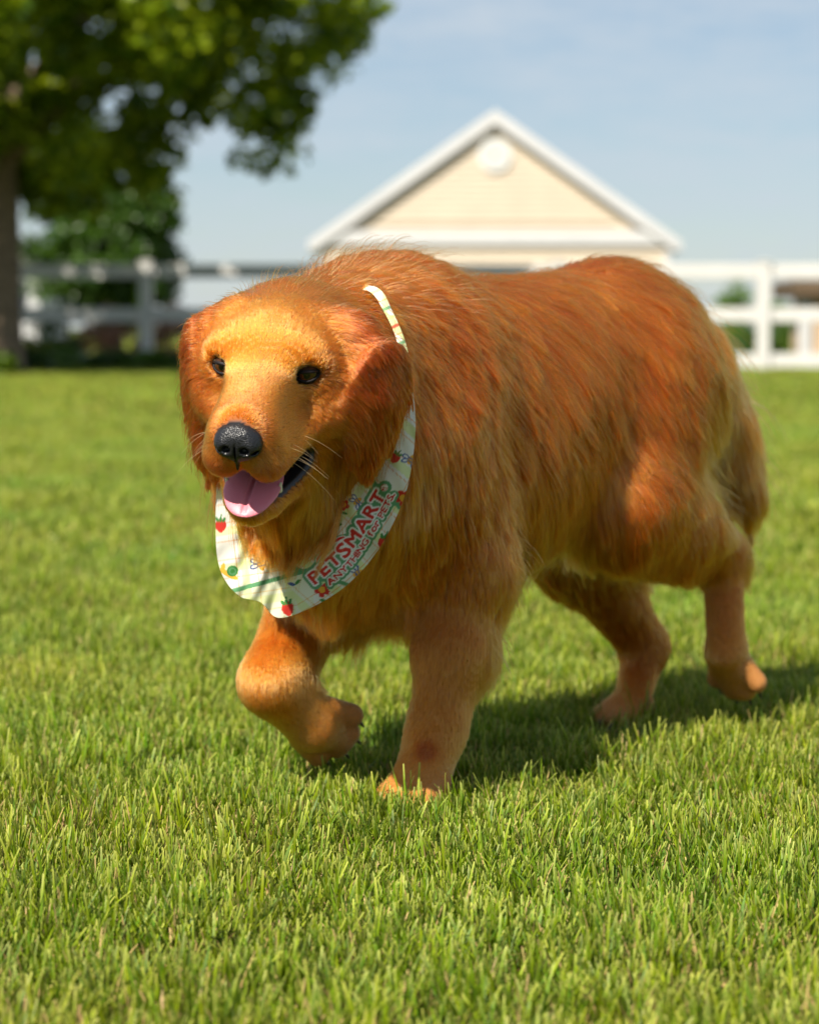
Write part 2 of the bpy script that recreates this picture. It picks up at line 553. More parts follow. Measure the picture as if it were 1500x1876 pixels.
def prism_xz(name, pts, y0, y1, mat, parent):
    """polygon in x, z pulled from y0 to y1"""
    m = len(pts)
    V = [(x, y0, z) for x, z in pts] + [(x, y1, z) for x, z in pts]
    Fc = [tuple(range(m)), tuple(range(2 * m - 1, m - 1, -1))] + [(i, i + m, (i + 1) % m + m, (i + 1) % m) for i in range(m)]
    return mesh_obj(name, V, Fc, mat, parent)

def child_loc(root, p):
    root.location = p
    return root

# ------------------------------------------------------------------ fence
m_vinyl = simple_mat('white_vinyl', (.58, .57, .55), .45, .06, 3)
FY = 29.0
FS = FPX / FY
def fx(px): return (px - 750) / FPX * FY
fence = empty('ranch_fence', 'white three rail ranch fence along the far edge of the lawn', 'fence')
fence.location = (fx(1395), FY, 0)
post_me = box('post', -.075, .075, -.075, .075, 0, 1.30, m_vinyl, fence, .008)
cap_me = box('post_cap', -.088, .088, -.088, .088, 1.302, 1.325, m_vinyl, post_me, .006)
for i in range(-6, 4):
    if i == 0: continue
    p_ = post_me.copy(); COL.objects.link(p_); p_.parent = fence; p_.location = (i * 2.455, 0, 0)
    c_ = cap_me.copy(); COL.objects.link(c_); c_.parent = p_
rail_me = None
for zc in (.135, .68, 1.20):
    for i in range(-6, 3):
        if rail_me is None:
            rail_me = box('rail', .078, 2.377, -.022, .022, -.085, .085, m_vinyl, fence, .005); r_ = rail_me
        else:
            r_ = rail_me.copy(); COL.objects.link(r_); r_.parent = fence
        r_.location = (i * 2.455, 0, zc)

# ------------------------------------------------------------------ garage with a gable front
m_siding = simple_mat('cream_siding', (.56, .475, .365), .55, .05, 1.5)
m_white = simple_mat('white_trim', (.54, .54, .545), .4, .04, 2)
m_shingle = simple_mat('roof_shingle', (.10, .095, .09), .9, .35, 9, bump=.4)
GY, gx = 48.0, (905 - 750) / FPX * 48.0
garage = empty('gabled_garage', 'cream sided garage with white gable trim and a round vent beyond the fence', 'garage')
garage.location = (gx, GY, 0)
HW, EZ, SL, DEP = 3.40, 2.46, math.tan(math.radians(35.1)), 7.5
box('side_wall', -HW + .01, -HW + .19, .14, DEP, 0, EZ - .05, m_siding, garage, 0)
box('side_wall', HW - .19, HW - .01, .14, DEP, 0, EZ - .05, m_siding, garage, 0)
PKZ = 4.70
wall = prism_xz('front_wall', [(-HW, 0), (HW, 0), (HW, EZ - .35), (0, EZ - .35 + HW * SL), (-HW, EZ - .35)][::-1], .03, .13, m_siding, garage)
z = .12
while z < 4.5:                                              # each course of clapboard is a board of its own
    h_ = .118
    if z > EZ - .32 and z < EZ + .02:
        z += h_; continue
    hw = HW - .04
    if z > EZ: hw = min(hw, (PKZ - .44 - z) / SL)
    if hw > .15:
        top = hw if z < EZ else max(hw - h_ * SL ** -1, .02)
        V = [(-hw, -.016, z), (hw, -.016, z), (top, .012, z + h_ - .004), (-top, .012, z + h_ - .004), (-hw, .028, z), (hw, .028, z), (top, .028, z + h_ - .004), (-top, .028, z + h_ - .004)]
        mesh_obj('siding_board', V, [(0, 1, 2, 3), (5, 4, 7, 6), (4, 5, 1, 0), (3, 2, 6, 7), (4, 0, 3, 7), (1, 5, 6, 2)], m_siding, wall)
    z += h_
OW = 3.63                                                   # half width out to the eave tips
tw = .29                                                    # rake board, measured vertically
for sg in (-1, 1):
    e0 = PKZ - OW * SL
    pts = [(0, PKZ + .10), (sg * (OW + .04), e0 + .10 - .04 * SL), (sg * (OW + .04), e0 - .10), (sg * (OW - .10), e0 - tw + .10 + .14 * SL), (0, PKZ + .10 - tw)]
    prism_xz('rake_board', pts if sg < 0 else pts[::-1], -.15, -.10, m_white, garage)
    prism_xz('soffit', ([(sg * .0, PKZ - tw + .14), (sg * OW, e0 - tw + .20), (sg * OW, e0 - tw + .17), (0, PKZ - tw + .11)] if sg < 0 else [(0, PKZ - tw + .14), (sg * OW, e0 - tw + .20), (sg * OW, e0 - tw + .17), (0, PKZ - tw + .11)][::-1]), -.098, .03, m_white, garage)
    rp_ = [(0, PKZ + .095), (sg * (OW + .03), e0 + .095 - .03 * SL), (sg * (OW + .03), e0 - .03 * SL + .004), (0, PKZ + .004)]
    prism_xz('roof', rp_ if sg < 0 else rp_[::-1], -.095, DEP + .2, m_shingle, garage)
    box('eave_soffit', min(sg * (HW + .06), sg * (OW + .02)), max(sg * (HW + .06), sg * (OW + .02)), -.092, DEP, e0 - .13, e0 - .05, m_white, garage, .004)
    box('corner_board', sg * HW - .055, sg * HW + .055, -.03, .10, 0, EZ - .34, m_white, garage, .004)
prism_xz('cornice', [(-3.44, 2.15), (3.44, 2.15), (3.14, 2.44), (-3.14, 2.44)], -.085, .02, m_white, garage)
# round vent
vr = .325
vent = Shape
V, Fc, NS = [], [], 40
for i in range(NS):
    c_, s_ = math.cos(2 * math.pi * i / NS), math.sin(2 * math.pi * i / NS)
    for rr, yy in ((vr, -.02), (vr, -.06), (vr - .07, -.065), (vr - .08, -.03)):
        V.append((rr * c_, yy, 3.91 + rr * s_))
for i in range(NS):
    j = (i + 1) % NS
    for k in range(3):
        Fc.append((i * 4 + k, j * 4 + k, j * 4 + k + 1, i * 4 + k + 1))
Fc.append(tuple(i * 4 + 3 for i in range(NS)))
m_vent = simple_mat('vent_white', (.74, .74, .72), .4)
vo_ = mesh_obj('round_vent', V, Fc, m_vent, garage)
for k in range(-3, 4):
    zz = k * .065
    w_ = math.sqrt((vr - .09) ** 2 - zz * zz)
    s_ = box('louver', -w_, w_, -.055, -.035, 3.91 + zz - .02, 3.91 + zz + .02, m_vent, vo_, 0)

# ------------------------------------------------------------------ low coop behind the fence at the right, cottage behind the tree
m_tan = simple_mat('tan_board', (.55, .40, .27), .7, .12, 4)
m_brown = simple_mat('brown_roof', (.10, .065, .035), .8, .25, 6)
coop = empty('garden_coop', 'low tan coop with brown roof and white corner post behind the fence', 'coop')
CY = 32.5
cx = lambda px: (px - 750) / FPX * CY
coop.location = (cx(1478), CY, 0)
box('wall', 0, 2.2, .02, 1.4, 0, .93, m_tan, coop)
box('corner_post', -.13, .03, -.06, .06, 0, .90, m_white, coop)
box('corner_post', 2.14, 2.28, -.06, .06, 0, .90, m_white, coop)
box('base_board', .04, 2.13, -.03, .018, 0, .16, m_white, coop)
box('roof', -.25, 2.45, -.28, 1.6, .94, 1.16, m_brown, coop, .02)
cot = empty('distant_cottage', 'pale distant cottage glimpsed behind the tree trunk', 'house')
TY = 75.0
cot.location = ((0 - 750) / FPX * TY, TY, 0)
box('wall', -3.2, 1.25, 0, 6, 0, 2.4, m_white, cot, 0)
rf_ = prism_xz('roof', [(-3.6, 2.4), (1.5, 2.4), (-1.0, 4.0)][::-1], -.3, 6.3, m_shingle, cot)
wd = box('window', .2, .9, -.03, .01, 1.0, 2.0, simple_mat('dark_glass', (.03, .04, .05), .1), cot, 0)
box('frame', .12, .98, -.05, -.032, 2.0, 2.08, m_white, wd, 0)
box('sill', .12, .98, -.05, -.032, .92, 1.0, m_white, wd, 0)

# ------------------------------------------------------------------ trees and shrubs
def leaf_mat(name, c, c2, trans=.35):
    m, n, l, b = new_mat(name)
    at = n.new('ShaderNodeAttribute'); at.attribute_name = 'leaf'
    mx_ = n.new('ShaderNodeMix'); mx_.data_type = 'RGBA'
    mx_.inputs['A'].default_value = (*c, 1); mx_.inputs['B'].default_value = (*c2, 1)
    l.new(at.outputs['Fac'], mx_.inputs['Factor'])
    l.new(mx_.outputs['Result'], b.inputs['Base Color'])
    b.inputs['Roughness'].default_value = .38
    t_ = n.new('ShaderNodeBsdfTranslucent'); l.new(mx_.outputs['Result'], t_.inputs['Color'])
    s_ = n.new('ShaderNodeMixShader'); s_.inputs['Fac'].default_value = trans
    l.new(b.outputs['BSDF'], s_.inputs[1]); l.new(t_.outputs['BSDF'], s_.inputs[2])
    l.new(s_.outputs['Shader'], n['Material Output'].inputs['Surface'])
    return m

def leaves(name, centers, spread, per, size, mat, parent, seed, flat=.6):
    r = np.random.default_rng(seed)
    cen = np.repeat(np.asarray(centers), per, 0)
    sp_ = np.repeat(np.asarray(spread), per) if np.ndim(spread) else np.full(len(cen), spread)
    N = len(cen)
    off = nrm(r.normal(size=(N, 3))) * (r.random(N) ** .45)[:, None] * sp_[:, None] * np.array([1, 1, flat])
    c = cen + off
    nn = nrm(r.normal(size=(N, 3)) + np.array([0, 0, .9]) + nrm(off) * .6)
    t = nrm(np.cross(nn, r.normal(size=(N, 3))))
    u = np.cross(nn, t)
    s = size * r.uniform(.6, 1.3, N)[:, None]
    dr = nn * s * .18
    V = np.stack([c - t * s * .5, c - u * s * .34 + dr, c + t * s * .5, c + u * s * .34 + dr], 1).reshape(-1, 3)
    i = np.arange(N)[:, None] * 4
    Fc = np.concatenate([np.concatenate([i, i + 1, i + 2], 1), np.concatenate([i, i + 2, i + 3], 1)])
    me = bpy.data.meshes.new(name)
    me.vertices.add(len(V)); me.vertices.foreach_set('co', V.astype(np.float32).ravel())
    me.loops.add(len(Fc) * 3); me.loops.foreach_set('vertex_index', Fc.astype(np.int32).ravel())
    me.polygons.add(len(Fc)); me.polygons.foreach_set('loop_start', np.arange(0, len(Fc) * 3, 3, dtype=np.int32))
    me.update(calc_edges=True)
    a = me.attributes.new('leaf', 'FLOAT', 'POINT')
    a.data.foreach_set('value', np.repeat(r.random(N), 4).astype(np.float32))
    me.materials.append(mat)
    o = bpy.data.objects.new(name, me); COL.objects.link(o)
    if parent is not None: o.parent = parent
    return o

def tube(pts, rads, ns=10):
    V, Fc = [], []
    pts = [np.asarray(p, float) for p in pts]
    for i, p in enumerate(pts):
        d = nrm(pts[min(i + 1, len(pts) - 1)] - pts[max(i - 1, 0)])
        x = nrm(np.cross(d, [0.3, 1, .1])); y = np.cross(d, x)
        for k in range(ns):
            a = 2 * math.pi * k / ns
            V.append(p + rads[i] * (math.cos(a) * x + math.sin(a) * y))
    for i in range(len(pts) - 1):
        for k in range(ns):
            Fc.append((i * ns + k, i * ns + (k + 1) % ns, (i + 1) * ns + (k + 1) % ns, (i + 1) * ns + k))
    return V, Fc

m_bark = simple_mat('bark', (.16, .115, .075), .9, .35, 14, bump=.9)

def tree(name, label, pos, trunk_h, trunk_r, cz, rad, nclump, spread, per, leafsize, mat, seed, shell=.45, group=None):
    r = np.random.default_rng(seed)
    root = empty(name, label, 'tree', group)
    root.location = pos
    V, Fc = tube([(0, 0, -.05), (.0, 0, .12), (.01, .02, .6), (.03, .0, trunk_h), (.0, .05, cz)], [trunk_r * 1.5, trunk_r * 1.15, trunk_r, trunk_r * .85, trunk_r * .45], 14)
    mesh_obj('trunk', V, Fc, m_bark, root, True)
    d = nrm(r.normal(size=(nclump, 3)))
    q = (shell + (1 - shell) * r.random(nclump) ** .6)[:, None]
    cen = d * q * np.array(rad) * (1 + .10 * np.sin(d[:, :1] * 5 + d[:, 1:2] * 4 + seed)) + np.array([0, 0, cz])
    for k in range(16):                                     # limbs from the trunk into the crown
        tgt = cen[r.integers(0, nclump)]
        st = np.array([0, 0, r.uniform(trunk_h * .75, cz)])
        mid = .5 * (st + tgt) + np.array([0, 0, .25]) + r.normal(0, .12, 3)
        V, Fc = tube([st, mid, .97 * tgt + .03 * mid], [trunk_r * .42, trunk_r * .25, trunk_r * .08], 7)
        mesh_obj('limb', V, Fc, m_bark, root, True)
    leaves('crown', cen, spread * r.uniform(.6, 1.3, nclump), per, leafsize, mat, root, seed + 1)
    return root

m_leafA = leaf_mat('maple_leaf', (.055, .140, .004), (.380, .450, .012), .60)
m_leafB = leaf_mat('dark_leaf', (.022, .070, .006), (.080, .160, .012), .3)
tY = 26.0
tree('shade_tree', 'broad leafy shade tree overhanging the lawn in front of the fence', ((2 - 750) / FPX * tY, tY, 0), 1.9, .23, 4.35, (4.45, 3.6, 2.5), 560, .44, 105, .155, m_leafA, 31)
sY = 37.0
tree('dense_tree', 'smaller dark green rounded tree behind the fence', ((212 - 750) / FPX * sY, sY, 0), .9, .12, 1.85, (1.05, 1.1, 1.35), 150, .34, 220, .11, m_leafB, 57, .2)

def shrub(name, label, px, Y, w, h, mat, seed, leafsize=.06, nc=26, per=70, group=None, spread=.16):
    r = np.random.default_rng(seed)
    root = empty(name, label, 'shrub', group)
    root.location = ((px - 750) / FPX * Y, Y, 0)
    d = nrm(r.normal(size=(nc, 3))); d[:, 2] = np.abs(d[:, 2])
    cen = d * (r.random(nc) ** .4)[:, None] * np.array([w / 2 - spread * .5, w / 2 - spread * .5, h - spread * .6]) + np.array([0, 0, .06])
    for k in range(7):
        V, Fc = tube([(0, 0, 0), .5 * cen[k] + np.array([0, 0, .05]), cen[k]], [.018, .012, .005], 5)
        mesh_obj('stem', V, Fc, m_bark, root)
    leaves('foliage', cen, np.full(nc, spread), per, leafsize, mat, root, seed + 1)
    return root

m_brz = leaf_mat('barberry_leaf', (.24, .11, .065), (.42, .23, .13), .3)
m_lime = leaf_mat('lime_leaf', (.10, .20, .012), (.22, .32, .02), .4)
m_mid = leaf_mat('mid_leaf', (.05, .14, .010), (.16, .28, .018), .4)
shrub('dark_shrub', 'dark green shrub at the foot of the tree trunk', 62, 26.6, .62, .50, m_leafB, 71)
shrub('lime_plant', 'bright lime green plant in front of the tree trunk', 2, 25.2, .42, .28, m_lime, 72, .08, spread=.12)
shrub('barberry_bush', 'reddish brown barberry bush behind the fence beside the low green shrub', 195, 31.0, 1.0, .95, m_brz, 73)
shrub('barberry_bush', 'reddish brown barberry bush behind the fence post', 300, 31.4, 1.2, 1.05, m_brz, 74, nc=34)
shrub('green_shrub', 'leafy green shrub behind the fence under the dark tree', 120, 31.2, .95, 1.0, m_leafB, 75)
shrub('green_shrub', 'fresh green round bush seen between the rails beside the coop', 1345, 46, 1.15, 1.42, m_mid, 76, .09, 40, spread=.26)
shrub('green_shrub', 'small green bush right behind the gatepost beside the coop', 1422, 47, .8, 1.05, m_mid, 77, .08, spread=.2)
shrub('low_hedge', 'low dark green hedge behind the fence near the coop', 1390, 33.5, 1.3, .52, m_leafB, 78, .06, 40)
shrub('green_shrub', 'leafy green shrub behind the fence hidden by the dog', 900, 34, 1.6, .8, m_mid, 79, .07, 40)
for k, (px_, Y_, w_, h_, lb) in enumerate(((110, 28.2, .9, .30, 'low leafy border plant between the tree trunk and the shaded fence rails'),
                                   (190, 28.3, 1.0, .26, 'low dark border plant at the fence in front of the brown barberry bush'),
                                   (262, 28.4, .9, .24, 'low leafy border plant at the foot of the shaded fence post'),
                                   (330, 28.4, 1.0, .26, 'low dark border plant at the fence just past the shaded post'))):
    shrub('border_plant', lb, px_, Y_, w_, h_, (m_mid, m_leafB)[k % 2], 90 + k, .05, 22, 60, 'border plants along the fence', .10)

# ------------------------------------------------------------------ bandana
ST = [  # inner (neckline) pixel + depth, outer (hem) pixel + depth, round the neck
    (600, 545, 2.58, 606, 535, 2.60), (520, 585, 2.56, 512, 580, 2.59), (452, 670, 2.49, 432, 670, 2.53), (430, 800, 2.43, 403, 830, 2.495), (432, 895, 2.45, 396, 955, 2.485),
    (450, 945, 2.46, 403, 1040, 2.478), (480, 965, 2.47, 436, 1090, 2.468), (505, 975, 2.475, 477, 1103, 2.458), (535, 978, 2.48, 515, 1132, 2.455),
    (580, 962, 2.48, 598, 1098, 2.470), (620, 930, 2.475, 660, 1048, 2.470), (650, 890, 2.465, 706, 985, 2.468), (690, 832, 2.458, 742, 905, 2.460),
    (722, 775, 2.450, 758, 820, 2.455), (737, 728, 2.450, 760, 755, 2.455), (736, 680, 2.455, 751, 680, 2.458), (727, 625, 2.464, 743, 630, 2.467),
    (704, 572, 2.472, 720, 574, 2.476), (671, 532, 2.499, 687, 526, 2.505)]
ST = np.array(ST, float)
def spline(A, t):
    m = len(A)
    i = np.floor(t).astype(int); f = (t - i)[:, None]
    p0, p1, p2, p3 = A[(i - 1) % m], A[i % m], A[(i + 1) % m], A[(i + 2) % m]
    return .5 * (2 * p1 + (p2 - p0) * f + (2 * p0 - 5 * p1 + 4 * p2 - p3) * f ** 2 + (3 * p1 - p0 - 3 * p2 + p3) * f ** 3)
NU, NV = 620, 200
tt = np.linspace(0, len(ST), NU, endpoint=False)
S = spline(ST, tt)
vv = np.linspace(0, 1, NV)
pxy = S[:, None, 0:2] * (1 - vv)[None, :, None] + S[:, None, 3:5] * vv[None, :, None]
dep = S[:, None, 2] * (1 - vv)[None] + S[:, None, 5] * vv[None]
wide = np.clip(np.linalg.norm(S[:, 3:5] - S[:, 0:2], axis=1) / 120, 0, 1)[:, None]
bul = np.sin(vv * math.pi)[None] * wide
dep = dep - .010 * bul
# soft folds of the hanging cloth
U_ = tt[:, None] * np.ones_like(vv)[None]
dep = dep + wide * ((.0045 * np.sin(U_ * 2.3 + vv[None] * 3.0) + .0030 * np.sin(U_ * 4.7 - vv[None] * 4.1 + 1) + .0016 * np.sin(U_ * 9.1 + vv[None] * 6 + 2)) * (.35 + .65 * vv[None]))
dirs = np.stack([(pxy[..., 0] - PW / 2) / FPX, np.zeros_like(dep), np.zeros_like(dep)], -1)
yv = -(pxy[..., 1] - PH / 2) / FPX
c_, s_ = math.cos(PITCH), math.sin(PITCH)
dirs[..., 1] = c_ + yv * s_; dirs[..., 2] = -s_ + yv * c_
BP = np.array([0, 0, CAM_Z]) + dirs * (dep / dirs[..., 1])[..., None]
ii, jj = np.meshgrid(np.arange(NU), np.arange(NV - 1), indexing='ij')
i2 = (ii + 1) % NU
BQ = np.stack([ii * NV + jj, i2 * NV + jj, i2 * NV + jj + 1, ii * NV + jj + 1], -1).reshape(-1, 4)

# the print: drawn as flat colour on a grid in the cloth's own plane, then given to the cloth's vertices
X0, Y0, CW, CH, SC = 380, 500, 400, 650, 3
canvas = np.empty((CH * SC, CW * SC, 3), np.float32); canvas[:] = (.80, .78, .72)
gy, gx_ = np.mgrid[0:CH * SC, 0:CW * SC]
cpx, cpy = gx_ / SC + X0, gy / SC + Y0
GREEN, LIME, ORANGE, RED, BLUE, LEAF, YEL, WHITE = (.13, .34, .16), (.66, .74, .30), (.72, .32, .08), (.62, .045, .03), (.06, .12, .32), (.06, .25, .06), (.80, .42, .05), (.82, .80, .76)
def paint(mask, col, a=1.0):
    canvas[mask] = canvas[mask] * (1 - a) + np.array(col, np.float32) * a
def seg_mask(x0, y0, x1, y1, w):
    dx, dy = x1 - x0, y1 - y0
    t = np.clip(((cpx - x0) * dx + (cpy - y0) * dy) / (dx * dx + dy * dy), 0, 1)
    return (cpx - x0 - t * dx) ** 2 + (cpy - y0 - t * dy) ** 2 < (w / 2) ** 2
def disc(x, y, rx, ry=None, ang=0):
    ry = rx if ry is None else ry
    c, s = math.cos(ang), math.sin(ang)
    u, v = (cpx - x) * c + (cpy - y) * s, -(cpx - x) * s + (cpy - y) * c
    return (u / rx) ** 2 + (v / ry) ** 2 < 1
# plaid on the side that carries the writing: one set runs with the text, one across it
e1 = np.array([.66, -.75]); e2 = np.array([.75, .66])
right = (cpx - 545) * .55 + (cpy - 1040) * -.2 > -14
def ln(q, off, w, col, a=1.0, along=True, zone=None):
    d = ((cpx - 640) * e2[0] + (cpy - 985) * e2[1]) if along else ((cpx - 640) * e1[0] + (cpy - 985) * e1[1])
    bend = 0.0011 * (((cpx - 640) * e1[0] + (cpy - 985) * e1[1])) ** 2 if along else 0
    m = np.abs(d + bend - off) < w / 2
    if zone is not None: m &= zone
    paint(m, col, a)
for k in range(-4, 8):
    ln(0, 36 + (k - 2) * 62, 17, LIME, .75, False, right)
    ln(0, 36 + (k - 2) * 62 + 15, 1.6, ORANGE, .75, False, right)
    ln(0, 36 + (k - 2) * 62 - 15, 1.6, ORANGE, .75, False, right)
for off in (-88, -36, 66):
    ln(0, off, 15, LIME, .65, True, right)
for off in (-62, -20, 36, 52, 84):
    ln(0, off, 1.6, ORANGE, .75, True, right)
ln(0, 104, 11, GREEN, 1, False, right)
# the other half, seen turned on the left and under the chin
left = ~right
for k in range(12):
    y_ = 860 + k * 34
    paint(seg_mask(385, y_, 560, y_ - 26, 1.6) & left, ORANGE, .75)
    if k % 2: paint(seg_mask(385, y_ + 15, 560, y_ - 11, 15) & left, LIME, .6)
for k in range(5):
    x_ = 412 + k * 38
    paint(seg_mask(x_, 850, x_ + 34, 1140, 1.6) & left, ORANGE, .7)
    if k % 2 == 0: paint(seg_mask(x_ + 15, 850, x_ + 49, 1140, 14) & left, LIME, .55)
under = (cpy - 1083) + (cpx - 425) * .24 > 0
paint(under & (cpx < 575), LIME, .35)
paint(seg_mask(420, 1084, 570, 1043, 8), GREEN)
paint(seg_mask(516, 1036, 600, 1058, 8), GREEN)
paint(seg_mask(600, 1058, 640, 1072, 7), GREEN)
def strawberry(x, y, s, ang=0):
    c, si = math.cos(ang), math.sin(ang)
    T = lambda u, v: (x + s * (u * c - v * si), y + s * (u * si + v * c))
    paint(disc(*T(0, 0), s * .85, s * 1.0, ang), RED)
    paint(disc(*T(0, .55), s * .5, s * .6, ang), RED)
    for u in (-.5, 0, .5):
        paint(disc(*T(u, -.85), s * .22, s * .42, ang + u), LEAF)
    paint(seg_mask(*T(0, -.9), *T(.1, -1.6), s * .2), LEAF)
def flower(x, y, s, c1=RED, c2=YEL):
    for k in range(5):
        a = k * 1.2566 + .4
        paint(disc(x + s * .75 * math.cos(a), y + s * .75 * math.sin(a), s * .45), c1)
    paint(disc(x, y, s * .5), c2)
    paint(disc(x + s * .2, y + s * 1.7, s * .6, s * .25, .3), LEAF)
def bee(x, y, s, ang=0):
    for sg in (-1, 1):
        a = ang + sg * 1.9
        for q in (.35, -.35):
            xx, yy = x + s * 1.1 * math.cos(a + q), y + s * 1.1 * math.sin(a + q)
            paint(disc(xx, yy, s * .72, s * .42, a + q), BLUE)
            paint(disc(xx, yy, s * .46, s * .2, a + q), WHITE)
    paint(disc(x, y, s * 1.0, s * .5, ang), YEL)
    for q in (-.35, .2):
        paint(seg_mask(x + s * q * math.cos(ang) - s * .4 * math.sin(ang), y + s * q * math.sin(ang) + s * .4 * math.cos(ang), x + s * q * math.cos(ang) + s * .4 * math.sin(ang), y + s * q * math.sin(ang) - s * .4 * math.cos(ang), s * .22), BLUE)
def snail(x, y, s):
    paint(disc(x - s * .3, y + s * .55, s * 1.5, s * .42, .5), YEL)
    paint(disc(x - s * 1.25, y - s * .45, s * .35, s * .8, .2), YEL)
    paint(disc(x + s * .2, y, s * .85), LEAF)
    paint(disc(x + s * .2, y, s * .55) & ~disc(x + s * .2, y, s * .38), GREEN)
def carrot(x, y, s, ang):
    c, si = math.cos(ang), math.sin(ang)
    paint(disc(x, y, s * 1.5, s * .4, ang), ORANGE)
    paint(disc(x + s * 1.7 * c, y + s * 1.7 * si, s * .6, s * .25, ang + .4), LEAF)
strawberry(527, 1114, 13, -.2); strawberry(703, 994, 13, .25); strawberry(405, 962, 12, .0); strawberry(552, 1016, 10, .4); strawberry(724, 838, 10, .6)
flower(590, 1080, 12); flower(738, 912, 13, RED); flower(455, 915, 10); flower(630, 925, 9)
bee(479, 1034, 12, 1.3); bee(656, 1050, 11, -.4); bee(655, 918, 9, -.7); bee(752, 842, 10, -1); bee(575, 990, 8, .4)
snail(424, 1046, 12); carrot(604, 975, 12, -.7); carrot(465, 985, 11, .4)
paint(disc(534, 1070, 7, 3, .2), BLUE); paint(disc(545, 1066, 7, 3, -.7), LEAF)

for k_, (x_, y_, c_) in enumerate(((684, 536, LIME), (697, 552, ORANGE), (706, 566, GREEN), (715, 582, LIME), (722, 598, RED), (729, 612, ORANGE), (735, 628, GREEN), (739, 645, LIME), (742, 660, BLUE), (744, 675, GREEN))):
    paint(seg_mask(x_ - 12, y_ + 5, x_ + 12, y_ - 5, 2.2 if c_ is ORANGE else 6), c_, .85)
def glyph_mask(text, path, size, fatten, squeeze=1.0):
    """letters set one by one along a path of pixel points"""
    path = np.array(path, float)
    segl = np.linalg.norm(np.diff(path, axis=0), axis=1); cum = np.concatenate([[0], np.cumsum(segl)])
    mask = np.zeros((CH * SC, CW * SC), bool)
    items, adv = [], 0
    for ch, sc, drop in text:
        cu = bpy.data.curves.new('glyph', 'FONT'); cu.body = ch; cu.offset = fatten; cu.resolution_u = 3
        ob = bpy.data.objects.new('glyph', cu)
        COL.objects.link(ob)
        dg = bpy.context.evaluated_depsgraph_get()
        me = bpy.data.meshes.new_from_object(ob.evaluated_get(dg))
        me.calc_loop_triangles()
        P = np.array([v.co[:2] for v in me.vertices]).reshape(-1, 2)
        T = np.array([t.vertices[:] for t in me.loop_triangles], int).reshape(-1, 3)
        bpy.data.objects.remove(ob); bpy.data.curves.remove(cu); bpy.data.meshes.remove(me)
        if len(P) == 0:
            adv += .30 * sc; continue
        w = P[:, 0].max() - P[:, 0].min()
        P[:, 0] -= P[:, 0].min()
        items.append((P, T, adv, w * sc, sc, drop)); adv += (w - 2 * fatten) * sc + .10 * sc
    k = cum[-1] / adv
    for P, T, a0, w, sc, drop in items:
        s0 = (a0 + w / 2) * k
        j = min(np.searchsorted(cum, s0) - 1, len(segl) - 1); j = max(j, 0)
        c = path[j] + (path[j + 1] - path[j]) * (s0 - cum[j]) / segl[j]
        sa, sb = max(s0 - 12, 0), min(s0 + 12, cum[-1])
        pa = np.array([np.interp(sa, cum, path[:, i]) for i in range(2)]); pb = np.array([np.interp(sb, cum, path[:, i]) for i in range(2)])
        d = nrm(pb - pa); nv_ = np.array([d[1], -d[0]])            # up of the letter in the picture plane
        q = c + ((P[:, :1] * sc - w / 2) * k) * d + ((P[:, 1:] - .35) * sc * size + drop) * nv_
        q = (q - [X0, Y0]) * SC
        for t in T:
            A, B, C = q[t]
            x0, x1 = int(max(min(A[0], B[0], C[0]), 0)), int(min(max(A[0], B[0], C[0]) + 2, CW * SC))
            y0, y1 = int(max(min(A[1], B[1], C[1]), 0)), int(min(max(A[1], B[1], C[1]) + 2, CH * SC))
            if x1 <= x0 or y1 <= y0: continue
            yy, xx = np.mgrid[y0:y1, x0:x1]
            f = lambda p, r_: (xx - p[0]) * (r_[1] - p[1]) - (yy - p[1]) * (r_[0] - p[0])
            a_, b_, cc = f(A, B), f(B, C), f(C, A)
            mask[y0:y1, x0:x1] |= ((a_ >= -.5) & (b_ >= -.5) & (cc >= -.5)) | ((a_ <= .5) & (b_ <= .5) & (cc <= .5))
    return mask
def dilate(m, r):
    out = m.copy(); r = int(round(r * SC))
    ys, xs = np.nonzero(m)
    if len(ys) == 0: return out
    y0, y1, x0, x1 = max(ys.min() - r, r), min(ys.max() + r, m.shape[0] - r - 1), max(xs.min() - r, r), min(xs.max() + r, m.shape[1] - r - 1)
    for dy in range(-r, r + 1):
        wx = int(math.sqrt(r * r - dy * dy))
        row = m[y0 + dy:y1 + dy + 1]
        for dx in range(-wx, wx + 1):
            out[y0:y1 + 1, x0:x1 + 1] |= row[:, x0 + dx:x1 + dx + 1]
    return out
pathA = [(570, 1062), (600, 1036), (617, 1020), (635, 1001), (652, 978), (667, 954), (681, 930), (693, 909), (700, 898)]
pathB = [(601, 1068), (618, 1054), (640, 1032), (664, 1000), (681, 972), (697, 944), (709, 922), (719, 901)]
L1 = [(c, 1.18 if c == 'S' and i == 3 else 1.0, 0) for i, c in enumerate('PETSMART')]
L2 = [(c, 1.0 if c.isupper() else 1.08, 0) for c in 'ANYTHING for PETS.']
g1 = dilate(glyph_mask(L1, pathA, 31, 0.0), 1.5)
g2 = dilate(glyph_mask(L2, pathB, 15.5, 0.0), .7)
gr = glyph_mask([('R', 1, 0)], [(701, 896), (706, 890)], 8, .0)
swoosh = (disc(606, 1006, 34, 9, -.72) & ~disc(609, 1010, 36, 9, -.72)) & (cpx < 632)
paint(dilate(g1, 8.5) | dilate(g2, 6.5) | disc(705, 892, 12) | dilate(swoosh, 4), GREEN)
paint(dilate(g1, 3.2) | dilate(g2, 2.6) | disc(704, 893, 6.5) | dilate(swoosh, 1.6), WHITE)
paint(g1 | g2 | gr | swoosh | (disc(703.5, 893, 6) & ~disc(703.5, 893, 5)), RED)
ci0 = np.clip(((pxy[..., 1] - Y0) * SC).astype(int), 0, CH * SC - 1); ci1 = np.clip(((pxy[..., 0] - X0) * SC).astype(int), 0, CW * SC - 1)
